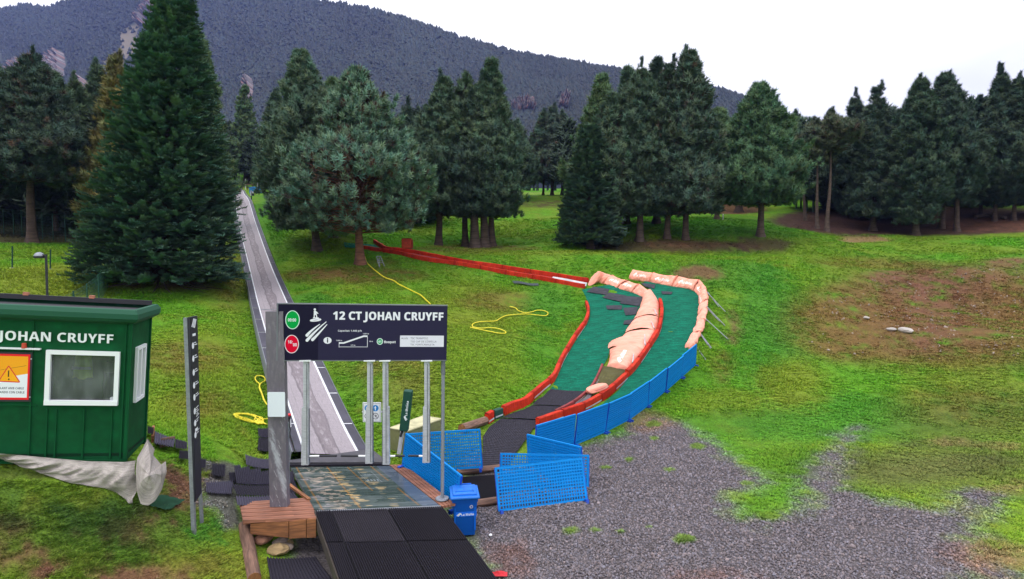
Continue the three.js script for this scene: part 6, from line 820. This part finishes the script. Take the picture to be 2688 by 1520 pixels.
{ // totem
  const b = T(509, 1398, 6), z = -b.z, top = P(488, 834, z), g = thing('totem_sign', 'tall narrow black totem sign on a grey steel channel left of the deck', 'sign');
  part('channel', beam(b.clone().add(V(0, -0.1, 0)), top, 10 * z / FOC, 0.06, V(0, 0, 1)), M.galv, g);
  const B = [[493, 833, z - 0.02], [511.5, 829, z + 0.28], [523, 1293, z + 0.28], [507, 1318, z - 0.02]].map((a) => P(...a));
  part('board', slabV([B[3], B[2], B[1], B[0]], 0.04), std(0.018, 0.015, 0.028, 0.5), g);
  const tex = canvasTex(128, 2048, (c, w, h) => { c.fillStyle = '#211d2e'; c.fillRect(0, 0, w, h); c.fillStyle = '#e8e8ee'; c.strokeStyle = '#e8e8ee'; c.lineWidth = 16; for (let i = 0; i < 3; i++) { c.beginPath(); c.moveTo(20 + i * 22, 110 + i * 8); c.lineTo(60 + i * 20, 22 + i * 6); c.stroke(); } c.fillRect(26, 186, 60, 28); [0.155, 0.225, 0.30, 0.37, 0.435, 0.51, 0.575, 0.64].forEach((y, i) => { c.beginPath(); c.ellipse(30, y * h, 20, 36, 0, 0, 7); c.fill(); for (let k = 0; k < (i === 5 ? 5 : 2); k++) c.fillRect(54, y * h - 34 + k * 24, 34 + ((i * 37 + k * 19) % 34), 10); }); c.fillRect(26, 0.606 * h, 50, 34); });
  const e = new THREE.Vector3().subVectors(B[2], B[3]).cross(new THREE.Vector3().subVectors(B[0], B[3])).normalize().multiplyScalar(-0.046), pos = sheet(1, 1, (u, v) => B[3].clone().lerp(B[2], u).lerp(B[0].clone().lerp(B[1], u), v)); if (e.dot(V(-b.x, 0, -b.z)) < 0) e.negate(); pos.translate(e.x, e.y, e.z); part('print', pos, std(1, 1, 1, 0.55, { map: tex }), g);
  part('rear_leg', beam(P(530, 1372, z + 0.34), P(525, 1285, z + 0.34), 0.05, 0.05, V(0, 0, 1)), M.galv, g); rebase(g, b.clone());
}
{ // lamp post
  const z = 15.5, g = thing('lamp_post', 'dark lamp post with a domed grey head behind the green cabin', 'street lamp'), top = P(120.5, 671, z), b = on(top.x, -z, -0.1), s = z / FOC;
  part('pole', rod(b, top, 0.032, 0.028, 14), M.dark, g); const hc = P(103, 673, z);
  const h = part('lamp_head', new THREE.SphereGeometry(1, 24, 12, 0, 6.284, 0, Math.PI / 2).scale(12 * s, 11 * s, 12 * s).translate(hc.x, hc.y, hc.z), M.galv, g); part('rim', new THREE.CylinderGeometry(13 * s, 12 * s, 0.05, 24).translate(hc.x, hc.y - 0.02, hc.z), M.dark, h); part('arm', beam(P(108, 670, z), P(122, 670, z), 0.06, 0.05), M.dark, g); rebase(g, b.clone());
}
// ---------------------------------------------------------------- green mesh fences on the left
const netTex = dataTex(64, (u, v) => { const x = (u * 4) % 1, y = (v * 4) % 1; return grey(x < 0.22 || y < 0.22 ? 1 : 0.0); }, false);
function netFence(name, label, pts, h, postR) {                    // pts: base points; wire mesh between posts
  const g = thing(name, label, 'fence'); const tops = pts.map((p) => p.clone().add(V(0, h, 0)));
  pts.forEach((p, i) => part('post', rod(p.clone().add(V(0, -0.1, 0)), tops[i].clone().add(V(0, 0.05, 0)), postR, postR, 8), M.greenDark, g));
  for (let i = 0; i < pts.length - 1; i++) { const wires = [], a = pts[i], b = pts[i + 1], ta = tops[i], tb = tops[i + 1], L = a.distanceTo(b), n = Math.max(6, Math.round(L / 0.16)); for (let k = 1; k < n; k++) wires.push(rod(a.clone().lerp(b, k / n), ta.clone().lerp(tb, k / n), 0.005, 0.005, 3)); for (let k = 0; k <= 9; k++) wires.push(rod(a.clone().lerp(ta, k / 9), b.clone().lerp(tb, k / 9), 0.005, 0.005, 3)); const w = part('wire_mesh', merge(wires), std(0.012, 0.075, 0.045, 0.6), g); w.userData.kind = 'stuff'; }
  rebase(g);
}
netFence('mesh_fence', 'green wire mesh fence running up the bank behind the cabin', [[150, 840, 20.5], [194, 806, 22.5], [229, 790, 25], [259, 772, 27.5], [283, 762, 30], [306, 752, 33]].map(([x, y, z]) => on(P(x, y, z).x, -z)), 1.35, 0.03);
netFence('mesh_fence', 'tall green mesh fence in front of the left wood', [[-60, 598, 47], [10, 608, 47], [36, 612, 47], [58, 618, 47], [112, 628, 46.5], [140, 636, 46], [172, 640, 46], [212, 646, 45.5], [250, 650, 45]].map(([x, y, z]) => on(P(x, y, z).x, -z)), 2.0, 0.03);
[[32, 704, 646], [132, 707, 655], [236, 706, 660]].forEach(([x, y, t], i) => { const b = T(x, y, 15), z = -b.z, g = thing('meadow_stake', ['left', 'middle', 'right'][i] + ' one of three thin green stakes on the left meadow', 'stake', undefined, 'thin green stakes on the meadow'); part('shaft', rod(b, P(x + 0.5, t, z), 0.035, 0.035, 8), M.greenDark, g); part('foot', boxAt(0.22, 0.03, 0.16, b.x, b.y + 0.015, b.z), M.cream, g); rebase(g, b.clone()); });

// ---------------------------------------------------------------- loose rubber mats left of the deck, logs, hoses, stones
const z3 = (x, y) => [x / 3.466 + 560, y / 3.466 + 980], z2 = (x, y) => [x / 3.309, 1080 + y / 3.309];
const stepMats = [std(0.036, 0.032, 0.050, 0.85, { specularIntensity: 0.4 }), std(0.026, 0.023, 0.034, 0.85, { specularIntensity: 0.4 }), std(0.066, 0.060, 0.088, 0.8, { specularIntensity: 0.4 })];
let mi = 0;
function ribbedMat(pix, label, up, alongU = true) {
  const q = pix.map(([x, y]) => T(x, y, 6, up)); const W = q[0].distanceTo(q[1]), n = Math.max(8, Math.round(W / 0.055));
  const g = sheet(n * 4, 6, (u, v) => { const p = q[0].clone().lerp(q[1], u).lerp(q[3].clone().lerp(q[2], u), v); p.y = ground(p.x, p.z) + up + 0.028 * [0, 1, 1, 0][Math.round(u * n * 4) % 4] + 0.02 * (fbm(u * 2 + q[0].x * 3, v * 2 + q[0].z, 2) - 0.5); return p; });
  single('ribbed_mat', g, stepMats[up < 0.055 ? 1 : mi++ % 3], label, 'mat', 'loose ribbed rubber mats left of the deck'); zone(q);
}
ribbedMat([z3(405, 500), z3(500, 500), z3(505, 585), z3(412, 580)], 'ribbed mat just below the yellow hose coil behind the grey post', 0.06);
ribbedMat([z3(412, 590), z3(505, 588), z3(510, 712), z3(402, 700)], 'ribbed mat half covered by grass beside the grey post', 0.07);
ribbedMat([z3(290, 742), z3(640, 716), z3(650, 832), z3(300, 836)], 'ribbed mat third from the top in the stack behind the grey post', 0.12);
ribbedMat([z3(190, 846), z3(690, 838), z3(745, 1002), z3(210, 1008)], 'widest ribbed mat behind the foot of the grey post', 0.13);
ribbedMat([z3(172, 1012), z3(750, 1004), z3(792, 1090), z3(218, 1112)], 'dark ribbed mat second from the bottom behind the grey post', 0.16);
ribbedMat([z3(205, 1122), z3(735, 1090), z3(790, 1160), z3(218, 1205)], 'lowest lighter ribbed mat lying on the boards by the grey post', 0.24);
ribbedMat([z3(140, 905), z3(196, 905), z3(205, 1000), z3(150, 985)], 'small ribbed mat piece tucked left of the widest mat', 0.06);
ribbedMat([z2(1845, 455), z2(1960, 465), z2(1950, 572), z2(1842, 556)], 'small square ribbed mat lying alone right of the totem sign', 0.06);
ribbedMat([z2(1790, 622), z2(2028, 604), z2(2010, 722), z2(1788, 704)], 'curled ribbed mat right of the totem sign, nearest to the gravel', 0.06);
ribbedMat([z2(1722, 415), z2(1790, 418), z2(1786, 488), z2(1726, 505)], 'small ribbed mat touching the right edge of the totem sign', 0.10);
ribbedMat([z2(1560, 345), z2(1640, 345), z2(1640, 425), z2(1552, 412)], 'small ribbed mat step just left of the totem sign', 0.10);
ribbedMat([z2(1345, 178), z2(1520, 246), z2(1505, 312), z2(1340, 285)], 'long ribbed mat step beside the right wall of the cabin', 0.16);
ribbedMat([z2(1522, 240), z2(1625, 268), z2(1622, 330), z2(1522, 322)], 'ribbed mat step between the cabin steps and the totem sign', 0.12);
ribbedMat([z2(1280, 134), z2(1340, 142), z2(1334, 205), z2(1280, 200)], 'top ribbed mat step touching the cabin corner', 0.2);
ribbedMat([[700, 1464], [830, 1462], [872, 1522], [712, 1535]], 'dark shaggy mat on the ground at the bottom left of the ramp', 0.05);
for (const [a, b, l] of [[z2(1335, 195), z2(1325, 285), 'wooden step riser below the top cabin step'], [z2(1400, 312), z2(1510, 290), 'white edged step board below the long cabin step']]) { const p = T(...a), e = T(...b); single('step_board', beam(p.add(V(0, 0.1, 0)), e.add(V(0, 0.1, 0)), 0.05, 0.2), l.startsWith('white') ? M.log : M.woodRaw, l, 'board'); }
single('turf_offcut', sheet(16, 10, (u, v) => { const q = [z2(1400, 728), z2(1612, 775), z2(1470, 868), z2(1290, 818)], p = T(lerp(lerp(q[0][0], q[1][0], u), lerp(q[3][0], q[2][0], u), v), lerp(lerp(q[0][1], q[1][1], u), lerp(q[3][1], q[2][1], u), v), 6, 0.05); p.y += 0.05 * fbm(u * 5, v * 5, 3); return p; }), std(0.008, 0.085, 0.035, 0.95, { map: blotchTex }), 'dark green turf offcut in front of the tarpaulin corner', 'mat');
function logThing(pix, r, label, up = 0.6) { const p = onPix(pix), c = curve(p.map((q) => q.add(V(0, r * up, 0)))); const g = thing('log', label, 'log'); const L = c.getLength(), geo = sheet(10, 24, (u, v) => { const q = c.getPointAt(v), d = c.getTangentAt(v), s = V(-d.z, 0, d.x).normalize(), n = s.clone().cross(d).normalize(), a = u * 6.2832, k = r * (1 + 0.10 * (fbm(Math.cos(a) + 3, v * 6 + Math.sin(a), 2) - 0.5)); const w = q.addScaledVector(s, k * Math.cos(a)).addScaledVector(n, k * Math.sin(a)); w.u = v * L; w.v = u * 0.5; return w; }); part('bark', geo, M.log, g); for (const t of [0, 1]) { const q = c.getPointAt(t), d = c.getTangentAt(t); part('cut_end', new THREE.CylinderGeometry(r * 0.96, r * 0.96, 0.01, 14).applyQuaternion(new THREE.Quaternion().setFromUnitVectors(UP, d)).translate(q.x, q.y, q.z), M.woodRaw, g); } rebase(g); }
logThing([[642, 1388], [652, 1440], [668, 1530]], 0.12, 'grey brown log edging the path at the bottom left of the ramp');
logThing([[1212, 1136], [1240, 1126], [1274, 1114]], 0.14, 'log leading from the blue panel up to the red edge band', 0.9);
logThing([[1198, 1244], [1250, 1240], [1312, 1234]], 0.10, 'log lying under the blue panel across the slide end');
logThing([[1236, 1330], [1270, 1326], [1308, 1320]], 0.10, 'log between the bin and the front leaning blue panel');
single('mat_patch', sheet(10, 8, (u, v) => { const q = [[1212, 1252], [1300, 1246], [1306, 1312], [1226, 1312]], p = T(lerp(lerp(q[0][0], q[1][0], u), lerp(q[3][0], q[2][0], u), v), lerp(lerp(q[0][1], q[1][1], u), lerp(q[3][1], q[2][1], u), v), 6, 0.05); p.u = u * 5; p.v = v * 5; return p; }), M.mat, 'black perforated mat on the ground behind the bin', 'mat');
zone(onPix([[1190, 1240], [1310, 1236], [1316, 1330], [1200, 1330]]));
function hose(pix, label, r = 0.026) { const c = curve(onPix(pix).map((p) => p.add(V(0, r + 0.04, 0)))); single('yellow_hose', new THREE.TubeGeometry(c, Math.max(40, pix.length * 9), r, 8), M.yellow, label, 'hose'); }
hose(fz([[228, 300], [245, 355], [290, 405], [350, 455], [430, 512], [520, 545], [570, 580], [650, 620], [730, 660], [790, 690], [858, 750], [900, 790]]), 'yellow hose winding down the lawn from the reddish pine trunk', 0.032);
hose(g7([[325, 422], [370, 432], [400, 458], [450, 475], [520, 468], [560, 455], [610, 456], [650, 470], [655, 490], [630, 502], [560, 496], [480, 488], [400, 490], [300, 500], [250, 520], [200, 548], [120, 552], [40, 560], [0, 580], [10, 602], [70, 612], [150, 608], [220, 615], [285, 640], [285, 655], [230, 655], [150, 640], [60, 622], [-20, 604]]), 'yellow hose lying in loose loops on the lawn right of the sign', 0.024);
hose([...[[470, 90], [470, 60], [440, 38], [400, 36], [380, 60], [395, 90], [418, 110], [418, 150], [440, 200], [460, 260], [492, 305]], ...[[470, 270], [440, 190], [422, 130], [440, 100], [470, 84]]].map(([x, y]) => z3(x, y)), 'yellow hose hanging in a narrow loop left of the grey post', 0.02);
{ const pts = []; for (let i = 0; i <= 60; i++) { const a = i / 60 * 6.283 * 5, k = 0.6 + 0.4 * Math.abs(Math.sin(i * 1.7)); pts.push(z3(340 + Math.cos(a) * 130 * k + 40 * Math.sin(i), 430 + Math.sin(a) * 34 * k + 0.30 * Math.cos(a) * 130 * k)); } hose([...pts, z3(420, 440), z3(500, 430)], 'yellow hose coiled on the grass left of the grey post', 0.02); }
function stone(x, y, z, r, sx, label, mat = M.stone, group) { seed = Math.round(x * 991 + z * 77 + 5000); const g = new THREE.IcosahedronGeometry(1, 2), p = g.attributes.position, o = rr(0, 50); for (let i = 0; i < p.count; i++) { const a = V(p.getX(i), p.getY(i), p.getZ(i)), n = 0.75 + 0.5 * fbm(a.x * 1.3 + o, a.y * 1.3 + a.z * 1.3 + o, 2); p.setXYZ(i, a.x * r * sx * n, a.y * r * 0.6 * n, a.z * r * n); } g.computeVertexNormals(); g.rotateY(rr(0, 6)); single('stone', g.translate(x, y + r * 0.3, z), mat, label, 'stone', group); }
const rustStone = std(0.40, 0.19, 0.12, 0.9, { map: blotchTex }), tanStone = std(0.50, 0.35, 0.17, 0.9, { map: blotchTex }), paleStone = std(0.66, 0.60, 0.54, 0.9, { map: blotchTex });
for (const [px, py, r, sx, l, m] of [[689, 1424, 0.13, 1.1, 'reddish split stone left of the stone pile by the ramp', rustStone], [702, 1418, 0.10, 1, 'smaller reddish stone touching the split one', rustStone], [736, 1432, 0.10, 1.2, 'flat grey brown stone at the back of the pile by the ramp', M.stone], [755, 1432, 0.09, 1, 'tan stone at the right of the pile by the ramp', tanStone], [745, 1446, 0.15, 1.3, 'largest grey stone of the pile by the ramp', M.stone], [732, 1452, 0.12, 1.3, 'orange brown stone in front of the pile by the ramp', tanStone], [2375, 872, 0.28, 1.8, 'long pale stone on the bare part of the right slope', paleStone], [2340, 868, 0.16, 1.5, 'smaller pale stone left of the long one on the right slope', paleStone], [2274, 838, 0.16, 1.3, 'pale stone pair higher up the right slope', paleStone], [1288, 1409, 0.035, 1, 'tiny white stone on the gravel right of the bin', M.whiteClean]]) { const b = T(px, py); stone(b.x, b.y + 0.03, b.z, r * (py > 1400 && r > 0.05 && r < 0.15 ? 1.35 : 1), sx, l, m); }
{ const b = T(1312, 1514), g = thing('red_cloth', 'crumpled red scrap at the bottom edge right of the ramp', 'cloth'); part('scrap', sheet(18, 12, (u, v) => V(b.x + (u - 0.5) * 0.28, b.y + 0.05 + 0.09 * fbm(u * 5, v * 5, 3) * Math.sin(u * 3.1) * Math.sin(v * 3.1), b.z + (v - 0.5) * 0.16)), std(0.55, 0.02, 0.03, 0.8), g); rebase(g); }
{ const b = T(1898, 577, 30), z = -b.z, g = thing('marker_stake', 'small white stake on the grass left of the lone pine', 'stake'); part('shaft', rod(b, P(1898, 563, z), 0.06, 0.05), M.white, g); part('cap', new THREE.SphereGeometry(0.07, 8, 6).translate(...P(1898, 563, z).toArray()), M.whiteClean, g); rebase(g); }
for (const [a, b, l] of [[[2600, 572], [2640, 578], 'fallen grey log on the floor of the right wood'], [[2560, 576], [2590, 570], 'shorter fallen log left of the grey one in the right wood']]) { const p = T(...a, 40), e = T(...b, 40); const g = thing('fallen_log', l, 'log'); part('bark', rod(p.add(V(0, 0.25, 0)), e.add(V(0, 0.25, 0)), 0.2, 0.16), paleBark, g); rebase(g); }
{ const p = P(1824, 410, 50.5), e = P(1850, 452, 50.5), g = thing('hanging_branch', 'bleached dead branch hanging in the tallest pine on the mound', 'branch'); part('wood', rod(p, e, 0.05, 0.06, 6), M.white, g); part('twig', rod(P(1866, 480, 50.4), P(1880, 508, 50.4), 0.06, 0.05, 6), M.white, g); rebase(g); }

// ---------------------------------------------------------------- grass and gravel
{
  const inZone = (x, z) => { for (const q of zones) { if (x < q.b.min.x || x > q.b.max.x || z < q.b.min.z || z > q.b.max.z) continue; if (sdf(q.poly, x, z) < 0.03) return true; } return false; };
  seed = 1234;
  const tuftG = (n, h) => { const l = []; for (let i = 0; i < n; i++) { const a = i * 2.4 + rr(-0.4, 0.4), o = V(Math.cos(a) * 0.5 * rr(0.1, 1), 0, Math.sin(a) * 0.5 * rr(0.1, 1)), s = V(-Math.sin(a), 0, Math.cos(a)).multiplyScalar(0.075), tip = o.clone().add(V(Math.cos(a) * rr(0.1, 0.75), h * rr(0.6, 1), Math.sin(a) * rr(0.1, 0.75))); l.push([o.clone().sub(s), o.clone().add(s), tip]); } return bladeGeo(l); };
  const G = tuftG(9, 1), mats = [], cols = [], c = new THREE.Color(), q = new THREE.Quaternion(), m = new THREE.Matrix4();
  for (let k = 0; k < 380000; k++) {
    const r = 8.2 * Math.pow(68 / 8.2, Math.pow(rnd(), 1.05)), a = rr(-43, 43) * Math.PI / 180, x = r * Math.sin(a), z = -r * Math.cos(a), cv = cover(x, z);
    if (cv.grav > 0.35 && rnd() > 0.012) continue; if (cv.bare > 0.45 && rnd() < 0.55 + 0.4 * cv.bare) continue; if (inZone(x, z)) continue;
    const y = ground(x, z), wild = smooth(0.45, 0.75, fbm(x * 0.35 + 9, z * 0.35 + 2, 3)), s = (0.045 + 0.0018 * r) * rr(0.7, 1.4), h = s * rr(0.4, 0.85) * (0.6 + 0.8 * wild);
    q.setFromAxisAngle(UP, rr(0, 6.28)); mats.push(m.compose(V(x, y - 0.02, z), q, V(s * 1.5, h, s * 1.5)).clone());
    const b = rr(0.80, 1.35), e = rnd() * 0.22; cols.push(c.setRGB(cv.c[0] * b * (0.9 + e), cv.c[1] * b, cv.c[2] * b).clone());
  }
  const im = new THREE.InstancedMesh(G, std(1, 1, 1, 0.9, { specularIntensity: 0.25 }), mats.length); mats.forEach((k, i) => { im.setMatrixAt(i, k); im.setColorAt(i, cols[i]); }); im.name = 'grass'; shade(im); im.userData = { kind: 'stuff', label: 'short uneven grass covering the slope', category: 'grass' }; scene.add(im);
  const pg = new THREE.IcosahedronGeometry(1, 0), pm = [], pc = [];
  for (let k = 0; k < 230000; k++) {
    const r = 8.2 * Math.pow(27 / 8.2, rnd()), a = rr(-32, 43) * Math.PI / 180, x = r * Math.sin(a), z = -r * Math.cos(a), cv = cover(x, z);
    if (cv.grav < 0.3 && !(cv.bare > 0.7 && rnd() < 0.25)) continue; if (inZone(x, z)) continue;
    const s = (0.007 + 0.00075 * r) * Math.pow(rr(0.5, 1.3), 1.5) * (rnd() < 0.02 ? 1.8 : 1); q.setFromEuler(new THREE.Euler(rr(0, 6), rr(0, 6), rr(0, 6)));
    pm.push(m.compose(V(x, ground(x, z) - 0.01 + s * 0.3, z), q, V(s * rr(0.8, 1.5), s * rr(0.6, 1), s)).clone());
    const b = rnd() < 0.05 ? rr(1.3, 2.0) : rr(0.6, 1.4), w = rr(-0.08, 0.12); pc.push(c.setRGB(cv.c[0] * b * (1 + w), cv.c[1] * b, cv.c[2] * b * (1 - w)).clone());
  }
  const ip = new THREE.InstancedMesh(pg, std(1, 1, 1, 0.85), pm.length); pm.forEach((k, i) => { ip.setMatrixAt(i, k); ip.setColorAt(i, pc[i]); }); ip.name = 'gravel'; shade(ip); ip.userData = { kind: 'stuff', label: 'loose grey violet gravel on the flat foreground', category: 'gravel' }; scene.add(ip);
  const sm = [], sc = [];
  for (let k = 0; k < 5200 && sm.length < 380; k++) { const p = T(rr(2080, 2680), rr(700, 960)), cv = cover(p.x, p.z); if (cv.bare < 0.35) continue; const dens = fbm(p.x * 0.25 + 4, p.z * 0.25 + 6, 3); if (dens < 0.5 && rnd() < 0.8) continue; const s = rr(0.018, 0.045) * (rnd() < 0.06 ? 1.8 : 1); sm.push(m.compose(V(p.x, p.y + s * 0.2, p.z), q.setFromEuler(new THREE.Euler(rr(0, 6), rr(0, 6), rr(0, 6))), V(s * 1.5, s * 0.7, s)).clone()); const b = rr(0.5, 1.1); sc.push(c.setRGB(0.40 * b, 0.32 * b, 0.26 * b).clone()); }
  const is = new THREE.InstancedMesh(pg, std(1, 1, 1, 0.9), sm.length); sm.forEach((k, i) => { is.setMatrixAt(i, k); is.setColorAt(i, sc[i]); }); is.name = 'scattered_stones'; shade(is); is.userData = { kind: 'stuff', label: 'small pale stones scattered over the bare right slope', category: 'stones' }; scene.add(is);
}

scene.traverse((o) => { if (o.isMesh) { o.castShadow = true; o.receiveShadow = true; } });
renderer.render(scene, camera);
